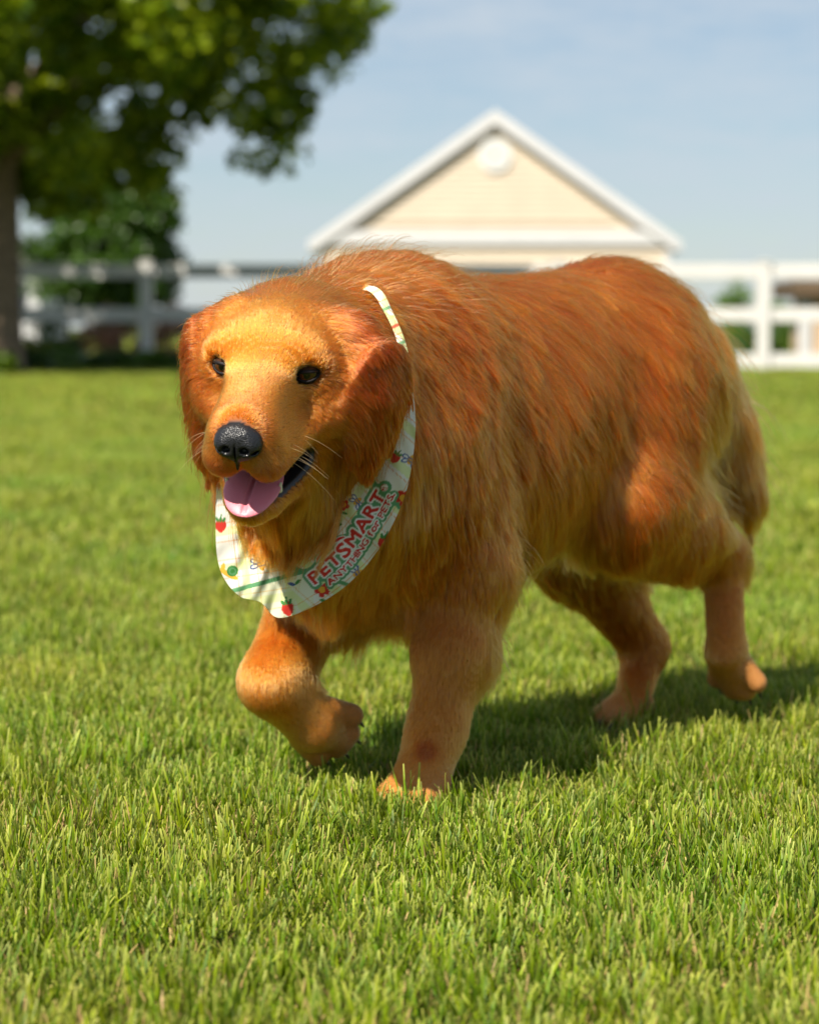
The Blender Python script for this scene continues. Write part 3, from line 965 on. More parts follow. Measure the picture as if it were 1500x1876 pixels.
bcol = canvas[ci0, ci1].reshape(-1, 3)

m_band, n, l, b = new_mat('bandana_print')
at = n.new('ShaderNodeAttribute'); at.attribute_name = 'print'
b.inputs['Roughness'].default_value = .85
b.inputs['Specular IOR Level'].default_value = .15
l.new(at.outputs['Color'], b.inputs['Base Color'])
wv = n.new('ShaderNodeTexNoise'); wv.inputs['Scale'].default_value = 1400
tb_ = n.new('ShaderNodeTexCoord'); l.new(tb_.outputs['Object'], wv.inputs['Vector'])
bw = n.new('ShaderNodeBump'); bw.inputs['Strength'].default_value = .25; bw.inputs['Distance'].default_value = .0005
l.new(wv.outputs['Fac'], bw.inputs['Height']); l.new(bw.outputs['Normal'], b.inputs['Normal'])
trb = n.new('ShaderNodeBsdfTranslucent'); l.new(at.outputs['Color'], trb.inputs['Color'])
msb = n.new('ShaderNodeMixShader'); msb.inputs['Fac'].default_value = .22
l.new(b.outputs['BSDF'], msb.inputs[1]); l.new(trb.outputs['BSDF'], msb.inputs[2])
l.new(msb.outputs['Shader'], n['Material Output'].inputs['Surface'])
bandana = mesh_obj('bandana', BP.reshape(-1, 3), BQ, m_band, None, True)
ca = bandana.data.attributes.new('print', 'FLOAT_COLOR', 'POINT')
ca.data.foreach_set('color', np.concatenate([bcol, np.ones((len(bcol), 1))], 1).astype(np.float32).ravel())
tag(bandana, 'white plaid bandana with fruit print and red lettering around the dog\'s neck', 'bandana')
sol = bandana.modifiers.new('thickness', 'SOLIDIFY'); sol.thickness = .0008; sol.offset = 0

from mathutils.bvhtree import BVHTree
sk = (slice(None, None, 4), slice(None, None, 6))
bs = BP[sk]; nu, nvv = bs.shape[:2]
cf = []
thin = (np.linalg.norm(S[::4, 3:5] - S[::4, 0:2], axis=1) < 22)
for i in range(nu):
    if thin[i]: continue
    for j in range(nvv - 1):
        cf.append((i * nvv + j, ((i + 1) % nu) * nvv + j, ((i + 1) % nu) * nvv + j + 1, i * nvv + j + 1))
cloth_bvh = BVHTree.FromPolygons([tuple(v) for v in bs.reshape(-1, 3)], cf)
blo, bhi = bs.reshape(-1, 3).min(0) - .06, bs.reshape(-1, 3).max(0) + .06

FWD = Vector(nrm(np.array([-.25, -1, .05])))
def is_throat(root):
    h = (root - HE) @ HR.T
    return (h[:, 0] > -.10) & (np.abs(h[:, 1]) < .065) & (h[:, 2] < -.07) & (h[:, 2] > -.22)

def CLOTH_LIMIT(root, L):
    """fur under the cloth is pressed short"""
    thr = is_throat(root)
    near = np.all((root > blo) & (root < bhi), 1)
    hcr = (root - HE) @ HR.T
    near &= ~((hcr[:, 0] > -.115) & (hcr[:, 2] > -.135))            # not on the head
    idx = np.nonzero(near)[0]
    _, nn = sample(dog, root[idx])
    L = L.copy()
    for i, nv_ in zip(idx, nn):
        h = cloth_bvh.ray_cast(Vector(root[i]), FWD if thr[i] else Vector(nv_), .07)
        if h[0] is not None:
            L[i] = min(L[i], max(.004, h[3] * .8))
        elif not thr[i]:
            h = cloth_bvh.find_nearest(Vector(root[i]), .022)
            if h[0] is not None: L[i] = min(L[i], .018)
    return L

def CLOTH_PUSH(root, pts, L):
    """loose throat hair falls over the cloth, not through it; all other fur stays under it"""
    fwd = Vector(nrm(np.array([-.25, -1, .05])))
    throat = is_throat(root)
    box_ = np.any(np.all((pts > blo) & (pts < bhi), 2), 1)
    K = pts.shape[1]
    for i in np.nonzero(box_ & throat & (L > .02))[0]:
        for k in range(2, K):
            h = cloth_bvh.ray_cast(Vector(pts[i, k]), fwd, .06)
            if h[0] is not None:
                pts[i, k] = np.array(h[0] + fwd * (.002 + .016 * ((i * 7919) % 101) / 101 * k / K))
    for i in np.nonzero(box_ & ~throat & (L > .008))[0]:
        for k in range(1, K):
            d = Vector(pts[i, k] - pts[i, k - 1])
            h = cloth_bvh.ray_cast(Vector(pts[i, k - 1]), d, d.length + .001)
            if h[0] is not None:
                e_ = np.array(h[0]) - .0015 * np.array(d.normalized())
                pts[i, k:] = e_ + (pts[i, k - 1] - e_)[None] * .02 * np.arange(K - k)[:, None]
                break
    return pts

# ------------------------------------------------------------------ dog: body mesh
dogP = smooth_verts(dogP, dogQ, 2)
# region: length, flow, lift, density (strands per mm2), tint (0 deep red .. 1 pale gold), clump, radius factor
bk = -DH
REG = {
    'body':     (.064, bk + .75 * DOWN, .15, .80, .45, .8),
    'chest':    (.060, DOWN + .15 * DH, .30, .50, .34, .8),
    'neck':     (.050, .75 * bk + .75 * DOWN + .15 * DL, .30, .85, .42, .8),
    'throat':   (.075, DOWN, .34, .28, .45, .8),
    'shoulder': (.052, DOWN + .55 * bk, .20, .85, .48, .8),
    'upper':    (.024, DOWN + .3 * bk, .24, .80, .45, .7),
    'fore':     (.012, DOWN, .22, 2.2, .58, .08),
    'foot':     (.007, DOWN, .18, 2.8, .72, .08),
    'toe':      (.0038, DOWN + .5 * DH, .16, 3.4, .76, .05),
    'thigh':    (.056, bk + .9 * DOWN, .17, .85, .50, .8),
    'gaskin':   (.022, bk * .6 + DOWN, .24, .9, .48, .5),
    'hind':     (.008, DOWN, .16, 2.2, .50, .12),
    'tail':     (.090, DOWN + .25 * bk, .40, .8, .62, .8),
    'head':     (.010, -HF + .15 * HU, .18, 3.4, .62, .10),
    'brow':     (.010, -HF + .2 * HU, .26, 3.2, .56, .10),
    'cheek':    (.014, -HF - .55 * HU, .28, 2.2, .48, .3),
    'muzzle':   (.0068, -HF - .25 * HU, .22, 4.6, .57, .05),
    'bridge':   (.0055, -HF, .20, 5.0, .63, .05),
    'jaw':      (.011, -HF - .5 * HU, .24, 3.0, .56, .15),
    'earbase':  (.022, -.6 * HF + .1 * HU, .38, 1.6, .40, .5),
    'ear':      (.024, -HU - .25 * HF, .22, 1.6, .28, .8),
}
solids = [p for p in dog.p if p[0] != 'x']
nv = len(dogP)
acc = np.zeros((nv, 8)); wsum = np.zeros(nv)
dmin = np.full(nv, 9.)
dists = np.stack([Shape.dist(p, dogP) for p in solids])
dmin = dists.min(0)
for p, d in zip(solids, dists):
    r = REG[p[6]]
    fl = nrm(r[1])
    if p[6] == 'toe':
        fl = nrm(nrm(p[2] - p[1]) + .2 * DOWN)
    elif p[6] in ('fore', 'foot', 'hind'):
        fl = nrm(nrm(p[2] - p[1]) + .15 * DOWN)
    w = np.exp(-(d - dmin) / .009)
    acc += w[:, None] * np.array([r[0], *fl, r[2], r[3], r[4], r[5]])
    wsum += w
acc /= wsum[:, None]
vL, vF, vLift, vDen, vTint, vCl = acc[:, 0], nrm(acc[:, 1:4]), acc[:, 4], acc[:, 5], acc[:, 6], acc[:, 7]
_, vN = sample(dog, dogP)
lc = np.stack([(dogP - DO) @ DH, (dogP - DO) @ DL, dogP[:, 2]], 1)
hc = (dogP - HE) @ HR.T
isreg = lambda *names: np.exp(-(np.min([d for p, d in zip(solids, dists) if p[6] in names], 0) - dmin) / .008)
# belly and brisket feathering, hangs straight down
tb = np.clip((-vN[:, 2] - .05) / .5, 0, 1) * isreg('body', 'chest')
vL = vL * (1 - tb) + .085 * tb
vF = nrm(vF * (1 - tb)[:, None] + tb[:, None] * DOWN)
side = isreg('body') * np.clip(1 - np.abs(vN[:, 2]) * 1.2, 0, 1) * np.clip((.42 - lc[:, 2]) / .12, 0, 1)
vL = vL + .022 * side
vF = nrm(vF + .8 * side[:, None] * DOWN)
vTint = vTint + .12 * np.maximum(tb, side)
# feathers behind the fore legs, the breeches behind the thighs
bf = np.clip((vN @ bk - .25) / .5, 0, 1)
t1 = bf * isreg('fore', 'upper') * np.clip((lc[:, 2] - .10) / .08, 0, 1)
vL = vL + .034 * t1
vLift = vLift + .40 * t1
t2 = bf * isreg('thigh', 'gaskin') * np.clip((lc[:, 2] - .18) / .06, 0, 1)
vL = vL + .045 * t2
vLift = vLift + .30 * t2
vF = nrm(vF + t2[:, None] * (.8 * DOWN + .2 * bk))
vTint = vTint + .20 * t2 + .12 * t1
t3 = np.clip((-vN[:, 2] - .05) / .5, 0, 1) * isreg('thigh', 'gaskin') * np.clip((lc[:, 2] - .20) / .05, 0, 1)
vL = vL * (1 - t3) + np.maximum(vL, .052) * t3
vF = nrm(vF + t3[:, None] * DOWN)
# the face: hair runs up over the forehead, down and outwards below the nose
ff = np.clip((vN @ HF - .15) / .6, 0, 1)
sgl0 = np.tanh(hc[:, 1:2] / .012)
tu = (ff * isreg('head', 'bridge') * np.clip((hc[:, 2] + .030) / .02, 0, 1) * np.clip((.055 - hc[:, 0]) / .02, 0, 1))[:, None]
vF = nrm(vF * (1 - .8 * tu) + tu * (HU + sgl0 * HL * .35))
td = (ff * isreg('muzzle', 'jaw') * np.clip((-hc[:, 2] - .035) / .02, 0, 1))[:, None]
vF = nrm(vF * (1 - .9 * td) + td * (-HU * .8 + sgl0 * HL * .6))
tc_ = (ff * isreg('cheek') * np.clip((-hc[:, 2] + .0) / .02, 0, 1))[:, None]
vF = nrm(vF * (1 - .8 * tc_) + tc_ * (-HU * .6 + sgl0 * HL * .9))
# ears: longer and darker towards the tip, head edges
te = isreg('ear') * np.clip((-hc[:, 2] + .0) / .10, 0, 1)
vL = vL + .018 * te
sgl = np.sign(hc[:, 1])[:, None]
teb = isreg('earbase', 'ear')[:, None] * np.clip((hc[:, 2:3] + .06) / .08, 0, 1)
vF = nrm(vF * (1 - .9 * teb) + teb * (sgl * HL * .75 - HU * .55 - HF * .25))
tnk = isreg('neck') * np.clip((vN[:, 2] - .3) / .5, 0, 1)
vLift = vLift + .30 * tnk
# cheeks: longer to the back
tcb = isreg('cheek', 'head') * np.clip((-hc[:, 0] - .035) / .05, 0, 1)
vL = vL + .006 * tcb
# darker hair over the nose and round the lips
vTint = vTint - .14 * np.clip((hc[:, 0] - .074) / .02, 0, 1) * isreg('bridge', 'muzzle') * np.clip((hc[:, 2] + .040) / .02, 0, 1)
vTint = vTint - .20 * np.clip((hc[:, 0] - .050) / .03, 0, 1) * isreg('muzzle') * np.clip((-hc[:, 2] - .055) / .012, 0, 1)
# hair hanging from the chin and throat
tj = isreg('jaw', 'throat', 'cheek', 'muzzle') * np.clip((-hc[:, 2] - .085) / .03, 0, 1) * np.clip((.025 - hc[:, 0]) / .05, 0, 1) * np.clip((vN @ (DOWN + .5 * HF) + .2) / .6, 0, 1)
vL = vL * (1 - tj) + .068 * tj
vF = nrm(vF * (1 - tj)[:, None] + tj[:, None] * DOWN)
vDen = vDen * (1 - tj) + .24 * tj
vTint = vTint + .12 * tj
# bare skin: mouth, eyes, under the nose
bare = np.zeros(nv)
for p in dog.p:
    if p[0] == 'x' and p[6] != 'hollow':
        bare = np.maximum(bare, (Shape.dist(p, dogP) < (.0010 if p[2][0] < .02 else .0050)).astype(float))
NOSE_C = (.103, 0, -.038)
nd = np.linalg.norm((hc - np.array(NOSE_C)) / np.array([.018, .0225, .0195]), axis=1)
bare = np.maximum(bare, (nd < 1.0).astype(float))
vDen = vDen * (1 - bare)

# a small healed sore on the front of the standing fore leg
sore = np.exp(-(np.linalg.norm(dogP - (.62 * LF[2] + .38 * LF[3] + np.array([-.004, -.030, .008])), axis=1) / .011) ** 2)
vDen = vDen * (1 - .75 * sore)
vTint = vTint - .6 * sore
vcol = np.zeros((nv, 4), np.float32)
vcol[:, 0] = bare
vcol[:, 1] = np.clip(vTint, 0, 1)
vcol[:, 2] = np.clip(1 - (vL - .008) / .012, 0, 1)
vcol[:, 3] = 1

dog_root = empty('golden_retriever', 'golden retriever trotting over the lawn with its tongue out and right forepaw lifted', 'dog')
dog_root.location = DO
m_skin, n, l, b = new_mat('dog_skin')
at = n.new('ShaderNodeAttribute'); at.attribute_name = 'skin'
sp = n.new('ShaderNodeSeparateColor')
mxs = n.new('ShaderNodeMix'); mxs.data_type = 'RGBA'
mxs.inputs['A'].default_value = (.13, .036, .007, 1)
mxs.inputs['B'].default_value = (.012, .010, .011, 1)
l.new(at.outputs['Color'], sp.inputs['Color'])
l.new(sp.outputs['Red'], mxs.inputs['Factor'])
mxf = n.new('ShaderNodeMix'); mxf.data_type = 'RGBA'
mxf.inputs['A'].default_value = (.13, .034, .006, 1)
mxf.inputs['B'].default_value = (.34, .105, .018, 1)
mxt = n.new('ShaderNodeMix'); mxt.data_type = 'RGBA'
mxt.inputs['A'].default_value = (.32, .090, .013, 1)
mxt.inputs['B'].default_value = (.46, .195, .050, 1)
rt = n.new('ShaderNodeMapRange'); rt.inputs['From Min'].default_value = .5; rt.inputs['From Max'].default_value = .8
l.new(sp.outputs['Green'], rt.inputs['Value']); l.new(rt.outputs['Result'], mxt.inputs['Factor'])
l.new(mxt.outputs['Result'], mxf.inputs['B'])
l.new(sp.outputs['Blue'], mxf.inputs['Factor'])
l.new(mxf.outputs['Result'], mxs.inputs['A'])
l.new(mxs.outputs['Result'], b.inputs['Base Color'])
ro = n.new('ShaderNodeMapRange'); ro.inputs['To Min'].default_value = .8; ro.inputs['To Max'].default_value = .32
l.new(sp.outputs['Red'], ro.inputs['Value'])
l.new(ro.outputs['Result'], b.inputs['Roughness'])

def parent_keep(o, root):
    o.parent = root
    o.matrix_parent_inverse = Matrix.Translation(-Vector(root.location))
    return o

body = mesh_obj('body', dogP, dogQ, m_skin, None, True)
parent_keep(body, dog_root)
ca = body.data.attributes.new('skin', 'FLOAT_COLOR', 'POINT')
ca.data.foreach_set('color', vcol.ravel())

# ------------------------------------------------------------------ dog: fur
def wave(X, seed, freq):
    """smooth vector noise from a few sines"""
    r = np.random.default_rng(seed)
    out = np.zeros_like(X)
    for i in range(6):
        k = nrm(r.normal(size=3)) * freq * r.uniform(.6, 1.6)
        a = nrm(r.normal(size=3)) * r.uniform(.5, 1)
        out += np.sin(X @ k + r.uniform(0, 6.28))[:, None] * a
    return out / 2.2

def scatter(P, Q, den, total_scale, seed):
    r = np.random.default_rng(seed)
    a, b_, c, d = (P[Q[:, i]] for i in range(4))
    area = .5 * np.linalg.norm(np.cross(c - a, d - b_), axis=1)
    w = area * 1e6 * den[Q].mean(1) * total_scale
    n = r.poisson(w)
    fi = np.repeat(np.arange(len(Q)), n)
    u, v = r.random((2, len(fi)))
    wts = np.stack([(1 - u) * (1 - v), u * (1 - v), u * v, (1 - u) * v], 1)
    return Q[fi], wts

def hair_curves(name, pts, rad, mat, attrs):
    """pts (N, K, 3), rad (N, K)"""
    N, K = pts.shape[:2]
    hc_ = bpy.data.hair_curves.new(name)
    hc_.add_curves([K] * N)
    hc_.position_data.foreach_set('vector', np.ascontiguousarray(pts.reshape(-1, 3), dtype=np.float32).ravel())
    ra = hc_.attributes.get('radius') or hc_.attributes.new('radius', 'FLOAT', 'POINT')
    ra.data.foreach_set('value', rad.astype(np.float32).ravel())
    for k, v in attrs.items():
        a = hc_.attributes.new(k, 'FLOAT', 'CURVE')
        a.data.foreach_set('value', v.astype(np.float32))
    hc_.materials.append(mat)
    o = bpy.data.objects.new(name, hc_)
    COL.objects.link(o)
    return o

facing = np.clip(.5 - (vN @ nrm(np.array([.0, 2.6, -.1]))) * .9, .40, 1.0)   # the far side carries fewer, it is only glimpsed
lod = facing
FUR_SCALE = 1.0

def grow(Qi, W, K, seed, lenscale=1.0, clump=True):
    r = np.random.default_rng(seed)
    mixv = lambda a: (a[Qi] * (W[..., None] if a.ndim == 2 else W)).sum(1)
    root, L, F, lift, tint, cl = mixv(dogP), mixv(vL), nrm(mixv(vF)), mixv(vLift), mixv(vTint), mixv(vCl)
    N = len(root)
    L = L * r.uniform(.65, 1.15, N) * lenscale
    L *= 1 + .22 * wave(root, 5, 55.)[:, 0]
    if CLOTH_LIMIT is not None:
        L = CLOTH_LIMIT(root, L)
    loose = np.clip(L / .05, .15, 1.3)
    jit = r.normal(size=(N, 3)) * .045 + wave(root, 11, 30.) * (.20 * loose)[:, None] + wave(root, 12, 90.) * (.14 * loose)[:, None]
    F = nrm(F + jit)
    lift = lift * r.uniform(.7, 1.4, N) + .06 * np.clip(L / .04, 0, 1) * wave(root, 13, 60.)[:, 1]
    stray = r.random(N) < .025
    lift = np.where(stray, lift * 2.6 + .1, lift)
    cl = np.where(stray, cl * .15, cl)
    pts = np.empty((N, K, 3))
    _, nn = sample(dog, root)
    p = root - nn * .0015
    pts[:, 0] = p
    seg = L / (K - 1)
    for k in range(1, K):
        s = (k - .5) / (K - 1)
        dd, nn = sample(dog, p)
        t = F + DOWN * (s * .9 * np.clip(L / .07, 0, 1))[:, None]
        t = t - nn * (t * nn).sum(1, keepdims=True) * np.clip(1.05 - s * .45 * np.clip(L / .06, 0, 1), 0, 1)[:, None]
        t = nrm(t)
        up = lift * (1.0 - .75 * s) + np.where(dd < .0015, .35, 0)
        d_ = nrm(t + nn * up[:, None] + wave(p, 21, 115.) * (.22 * loose * s)[:, None])
        p = p + d_ * seg[:, None]
        pts[:, k] = p
    if clump:
        for lev, (size, amt, pw) in enumerate(((.020, .55, 1.2), (.0065, .70, .9))):
            wp = root + wave(root, 31, 90.) * size * .6
            ci = np.floor(wp / size).astype(np.int64)
            key = ci[:, 0] * 73856093 ^ ci[:, 1] * 19349663 ^ ci[:, 2] * 83492791
            _, inv = np.unique(key, return_inverse=True)
            cnt = np.bincount(inv)
            nc = len(cnt)
            tint = tint + (r.normal(0, (.03, .06)[lev], nc)[inv]) * cl
            cdir = r.normal(size=(nc, 3))[inv] * (cl * np.clip(L / .045, 0, 1.3))[:, None] * (.0022, .0014)[lev]
            for k in range(1, K):
                s = (k / (K - 1)) ** pw
                m = np.stack([np.bincount(inv, weights=pts[:, k, i]) / cnt for i in range(3)], 1)[inv]
                a = (cl * amt * s)[:, None]
                pts[:, k] = pts[:, k] * (1 - a) + m * a + cdir * (k / (K - 1)) ** 1.6
    if CLOTH_PUSH is not None:
        pts = CLOTH_PUSH(root, pts, L)
    return root, pts, L, tint

m_fur = bpy.data.materials.new('dog_fur'); m_fur.use_nodes = True
n, l = m_fur.node_tree.nodes, m_fur.node_tree.links
n.remove(n['Principled BSDF'])
hb = n.new('ShaderNodeBsdfHairPrincipled')
hb.model = 'CHIANG'
hb.parametrization = 'COLOR'
hb.inputs['Roughness'].default_value = .25
hb.inputs['Radial Roughness'].default_value = .55
hb.inputs['Coat'].default_value = .0
at = n.new('ShaderNodeAttribute'); at.attribute_name = 'tint'
cr_ = n.new('ShaderNodeValToRGB')
cr_.color_ramp.elements[0].position, cr_.color_ramp.elements[0].color = .0, (.12, .017, .002, 1)
cr_.color_ramp.elements[1].position, cr_.color_ramp.elements[1].color = 1., (.82, .34, .065, 1)
for pos, c in ((.35, (.38, .056, .004, 1)), (.6, (.62, .140, .010, 1))):
    e_ = cr_.color_ramp.elements.new(pos); e_.color = c
l.new(at.outputs['Fac'], cr_.inputs['Fac'])
hi = n.new('ShaderNodeHairInfo')
hs = n.new('ShaderNodeHueSaturation')
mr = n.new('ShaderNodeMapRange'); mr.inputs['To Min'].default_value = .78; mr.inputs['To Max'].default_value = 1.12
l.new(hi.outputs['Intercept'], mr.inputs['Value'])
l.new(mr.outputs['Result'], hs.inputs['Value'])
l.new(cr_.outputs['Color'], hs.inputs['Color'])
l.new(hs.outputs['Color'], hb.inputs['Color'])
l.new(hb.outputs['BSDF'], n['Material Output'].inputs['Surface'])

def add_fur(name, sel_den, K, seed, r0, thick):
    Qi, W = scatter(dogP, dogQ, sel_den * lod, FUR_SCALE, seed)
    root, pts, L, tint = grow(Qi, W, K, seed)
    r = np.random.default_rng(seed + 1)
    N = len(root)
    tint = np.clip(tint + r.normal(0, .10, N) + .05 * wave(root, 41, 24.)[:, 0] + .07 * wave(root, 42, 140.)[:, 1], 0, 1)
    prof = np.linspace(1, .18, K) ** .8
    rad = (r0 * r.uniform(.75, 1.25, N) * (1 + thick * np.clip(L / .05, 0, 1)))[:, None] * prof
    o = hair_curves(name, pts, rad, m_fur, {'tint': tint})
    print(name, N)
    return parent_keep(o, dog_root)

long_ = vL > .016
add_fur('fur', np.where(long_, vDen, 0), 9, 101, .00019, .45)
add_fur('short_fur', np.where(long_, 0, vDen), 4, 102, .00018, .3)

# ------------------------------------------------------------------ dog: nose, eyes, tongue, teeth, whiskers
def shape_obj(name, shp, vox, mat, it=2):
    P, Q = shp.build(vox)
    P = smooth_verts(P, Q, it)
    return parent_keep(mesh_obj(name, P, Q, mat, None, True), dog_root)

m_nose, n, l, b = new_mat('nose_leather')
b.inputs['Base Color'].default_value = (.010, .010, .012, 1)
b.inputs['Roughness'].default_value = .30
tcn = n.new('ShaderNodeTexCoord')
vo = n.new('ShaderNodeTexVoronoi'); vo.inputs['Scale'].default_value = 750
bp = n.new('ShaderNodeBump'); bp.inputs['Strength'].default_value = .55; bp.inputs['Distance'].default_value = .0008
l.new(tcn.outputs['Object'], vo.inputs['Vector']); l.new(vo.outputs['Distance'], bp.inputs['Height']); l.new(bp.outputs['Normal'], b.inputs['Normal'])
nc = np.array(NOSE_C)
nose = Shape()
nR = rotm(0, math.radians(8))
nose.ell(H(*(nc + [.000, 0, .003])), (.0155, .0215, .0150), nR, .006)
nose.ell(H(*(nc + [.001, 0, -.007])), (.0145, .0175, .0130), nR, .008)
for sg in (-1, 1):
    nose.ell(H(*(nc + [.002, sg * .0125, -.003])), (.0135, .0105, .0115), nR, .005)
    nose.cut(H(*(nc + [.0155, sg * .0095, -.0055])), (.0075, .0044, .0036), rotm(sg * math.radians(18), 0, sg * math.radians(-20)), .003)
    nose.cut(H(*(nc + [.010, sg * .0185, -.0075])), (.0080, .0045, .0018), rotm(sg * math.radians(40), 0, sg * math.radians(15)), .002)
nose.cut(H(*(nc + [.0165, 0, -.012])), (.006, .0009, .013), nR, .002)
nose.ell(H(*(nc + [.0035, 0, -.021])), (.0050, .0016, .0090), nR, .004)
shape_obj('nose', nose, .0008, m_nose)

m_tongue, n, l, b = new_mat('tongue')
b.inputs['Base Color'].default_value = (.66, .20, .25, 1)
b.inputs['Roughness'].default_value = .38
b.inputs['Subsurface Weight'].default_value = .25
b.inputs['Subsurface Radius'].default_value = (.006, .002, .002)
b.inputs['Subsurface Scale'].default_value = 1.0
tcn = n.new('ShaderNodeTexCoord')
nzt = n.new('ShaderNodeTexNoise'); nzt.inputs['Scale'].default_value = 900; nzt.inputs['Detail'].default_value = 3
bp = n.new('ShaderNodeBump'); bp.inputs['Strength'].default_value = .5; bp.inputs['Distance'].default_value = .0006
l.new(tcn.outputs['Object'], nzt.inputs['Vector']); l.new(nzt.outputs['Fac'], bp.inputs['Height']); l.new(bp.outputs['Normal'], b.inputs['Normal'])
tongue = Shape()
tpts = [(-.03, -.090), (.015, -.097), (.042, -.1040), (.060, -.1100), (.071, -.1150)]
twid = [.018, .0225, .0250, .0240, .0195]
for i in range(4):
    a_, b_ = H(tpts[i][0], 0, tpts[i][1]), H(tpts[i + 1][0], 0, tpts[i + 1][1])
    d_ = nrm(b_ - a_); fx = nrm(np.cross(d_, HL))
    tongue.cone(a_, b_, twid[i], twid[i + 1], .004, None, (fx, .20))
for i in range(0, 4):
    a_, b_ = H(tpts[i][0], 0, tpts[i][1]), H(tpts[i + 1][0], 0, tpts[i + 1][1])
    d_ = nrm(b_ - a_); fx = nrm(np.cross(d_, HL)); fx = fx if fx @ (HU + .3 * HF) > 0 else -fx
    tongue.cut(.5 * (a_ + b_) + fx * .0062, (.024, .0010, .0030), np.stack([d_, HL, fx]), .004)
shape_obj('tongue', tongue, .0009, m_tongue)

m_tooth = simple_mat('tooth', (.75, .68, .55), .25, .05, 200)
for (f_, l_, u_, hgt) in ((.046, .0255, -.109, .0085), (.046, -.0255, -.109, .0085)):
    th = Shape()
    th.cone(H(f_, l_, u_), H(f_ + .002, l_ + math.copysign(.002, l_), u_ + hgt), .0032, .0010, .002)
    shape_obj('tooth', th, .0006, m_tooth, 1)

m_eye, n, l, b = new_mat('eye')
b.inputs['Roughness'].default_value = .04
b.inputs['Coat Weight'].default_value = .6
b.inputs['Coat Roughness'].default_value = .02
tcn = n.new('ShaderNodeTexCoord')
sx = n.new('ShaderNodeSeparateXYZ')
rp = n.new('ShaderNodeValToRGB')
els = rp.color_ramp.elements
els[0].position, els[0].color = .0, (.03, .02, .018, 1)
els[1].position, els[1].color = 1.0, (.003, .002, .002, 1)
for pos, c in ((.62, (.03, .02, .018, 1)), (.68, (.012, .005, .003, 1)), (.74, (.035, .009, .003, 1)), (.945, (.085, .022, .006, 1)), (.96, (.003, .002, .002, 1))):
    x_ = els.new(pos); x_.color = c
l.new(tcn.outputs['Object'], sx.inputs['Vector'])
mpz = n.new('ShaderNodeMath'); mpz.operation = 'DIVIDE'; mpz.inputs[1].default_value = .0126
l.new(sx.outputs['Z'], mpz.inputs[0]); l.new(mpz.outputs[0], rp.inputs['Fac'])
l.new(rp.outputs['Color'], b.inputs['Base Color'])
m_lidskin = simple_mat('eyelid_skin', (.055, .022, .012), .8, .3, 300, spec=.1)
m_lid = simple_mat('eyelid_rim', (.012, .009, .010), .55, spec=.2)
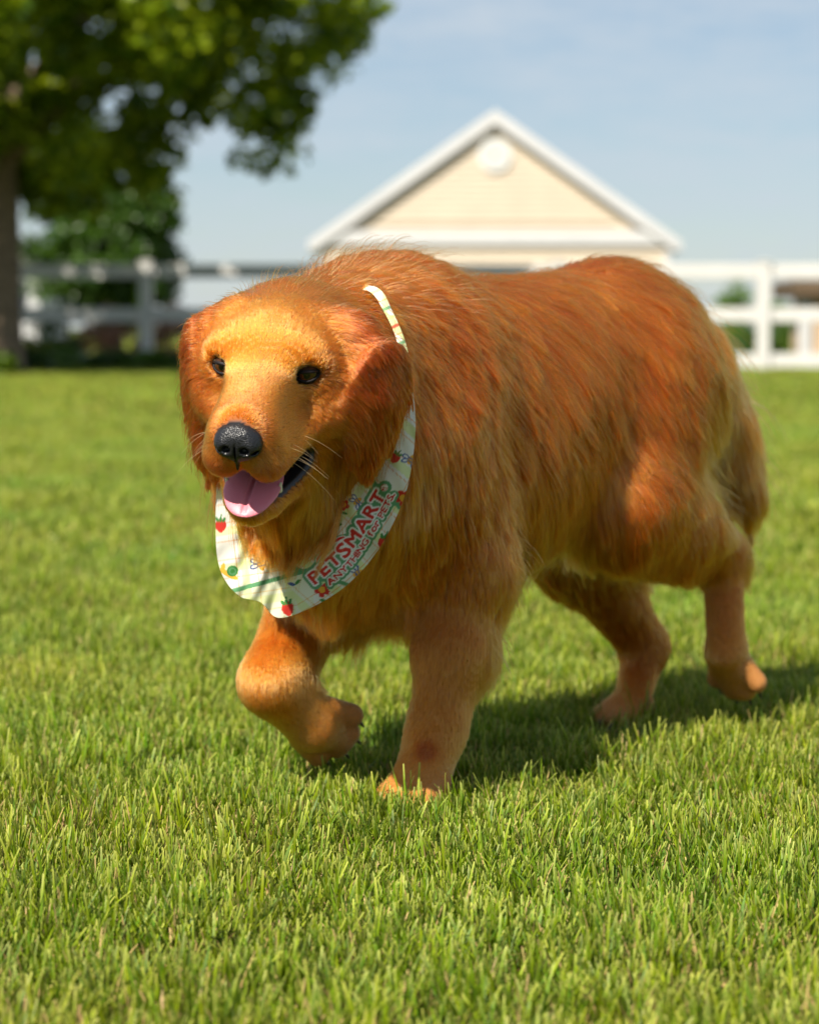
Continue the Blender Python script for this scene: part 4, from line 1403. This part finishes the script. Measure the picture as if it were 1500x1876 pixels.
for sg in (-1, 1):
    me = bpy.data.meshes.new('eye')
    bm = bmesh.new(); bmesh.ops.create_uvsphere(bm, u_segments=32, v_segments=24, radius=.0126); bm.to_mesh(me); bm.free()
    me.shade_smooth(); me.materials.append(m_eye)
    eo = bpy.data.objects.new('eye', me); COL.objects.link(eo)
    ec = H(.0000, sg * .0395, -.0015)
    look = Vector(nrm(HF * .93 + HL * sg * .22 + HU * .06 + np.array([.05, 0, 0])))
    eo.location = Vector(ec)
    eo.rotation_euler = look.to_track_quat('Z', 'Y').to_euler()
    parent_keep(eo, dog_root)
    # black almond-shaped rim of the lids lying on the eyeball
    out = nrm(HF * .90 + HL * sg * .42 + HU * .02)
    sid = nrm(HL * sg - out * ((HL * sg) @ out)); upv = np.cross(out, sid); upv = upv if upv @ HU > 0 else -upv
    V, Fc = [], []
    NS, NT = 40, 8
    for i in range(NS):
        a_ = 2 * math.pi * i / NS
        ca_, sa_ = math.cos(a_), math.sin(a_)
        ex = .0120 * ca_ - .001
        ey = (.0036 if sa_ > 0 else .0056) * sa_ * (1 - .25 * ca_ * ca_) + .0008 * ca_
        rr = .0132
        w_ = math.sqrt(max(rr * rr - ex * ex - ey * ey, 1e-8))
        c_ = ec + ex * sid + ey * upv + w_ * out
        rd = nrm(ca_ * sid + sa_ * upv)
        for j in range(NT):
            q_ = 2 * math.pi * j / NT
            V.append(c_ + rd * (.0020 * math.cos(q_) + .0010) + out * .0011 * math.sin(q_) - out * (.0020 if math.cos(q_) > .5 else 0))
    for i in range(NS):
        for j in range(NT):
            Fc.append((i * NT + j, i * NT + (j + 1) % NT, ((i + 1) % NS) * NT + (j + 1) % NT, ((i + 1) % NS) * NT + j))
    parent_keep(mesh_obj('eyelid_rim', V, Fc, m_lid, None, True), dog_root)
    for sgv, tilt, half_a in ((1, 59, 44), (-1, 67, 42)):          # the lids themselves, lying over the ball
        lax = nrm(out * math.cos(math.radians(tilt)) + sgv * upv * math.sin(math.radians(tilt)))
        lu = nrm(np.cross(lax, sid)); V2, F2 = [ec + lax * .0131], []
        for i in range(1, 9):
            aa = math.radians(half_a) * i / 8
            for j in range(32):
                bb = 2 * math.pi * j / 32
                V2.append(ec + .0131 * (lax * math.cos(aa) + math.sin(aa) * (sid * math.cos(bb) + lu * math.sin(bb))))
        for j in range(32):
            F2.append((0, 1 + j, 1 + (j + 1) % 32))
            for i in range(7):
                F2.append((1 + i * 32 + j, 1 + (i + 1) * 32 + j, 1 + (i + 1) * 32 + (j + 1) % 32, 1 + i * 32 + (j + 1) % 32))
        parent_keep(mesh_obj('eyelid', V2, F2, m_lidskin, None, True), dog_root)

m_whisk = simple_mat('whisker', (.75, .55, .32), .4)
rw = np.random.default_rng(3)
wp_ = []
for sg in (-1, 1):
    for i in range(8):
        f_ = rw.uniform(.03, .075); u_ = rw.uniform(-.070, -.045)
        p0 = H(f_, sg * .036, u_)
        Lw = rw.uniform(.025, .055)
        d_ = nrm(-HF * rw.uniform(.1, .5) + HL * sg * rw.uniform(.6, 1) - HU * rw.uniform(.1, .5))
        ln = []
        for k in range(6):
            s_ = k / 5
            ln.append(p0 + d_ * Lw * s_ - HU * Lw * .45 * s_ * s_ - HF * Lw * .15 * s_ * s_)
        wp_.append(ln)
wp_ = np.array(wp_)
parent_keep(hair_curves('whiskers', wp_, np.repeat(np.linspace(.00014, .00005, 6)[None], len(wp_), 0), m_whisk, {}), dog_root)

m_claw = simple_mat('claw', (.05, .035, .03), .3)
for leg, dr in ((RF, 1), (LH, 1), (LF, 1), (RH, 1)):
    q, t = leg[3], leg[4]
    ax_ = nrm(t - q)
    for o_, g_ in TOES:
        c0 = t + o_ * (fan if leg is RF else DL) + (g_ + .009) * ax_
        if leg is LF or leg is RH: c0 = t + o_ * DL + .020 * DH; c0[2] = .014
        c1 = c0 + .012 * (ax_ if leg is RF or leg is LH else DH) - .005 * UP
        cl_ = Shape(); cl_.cone(c0, c1, .0034, .0012, .002)
        shape_obj('claw', cl_, .0008, m_claw, 1)
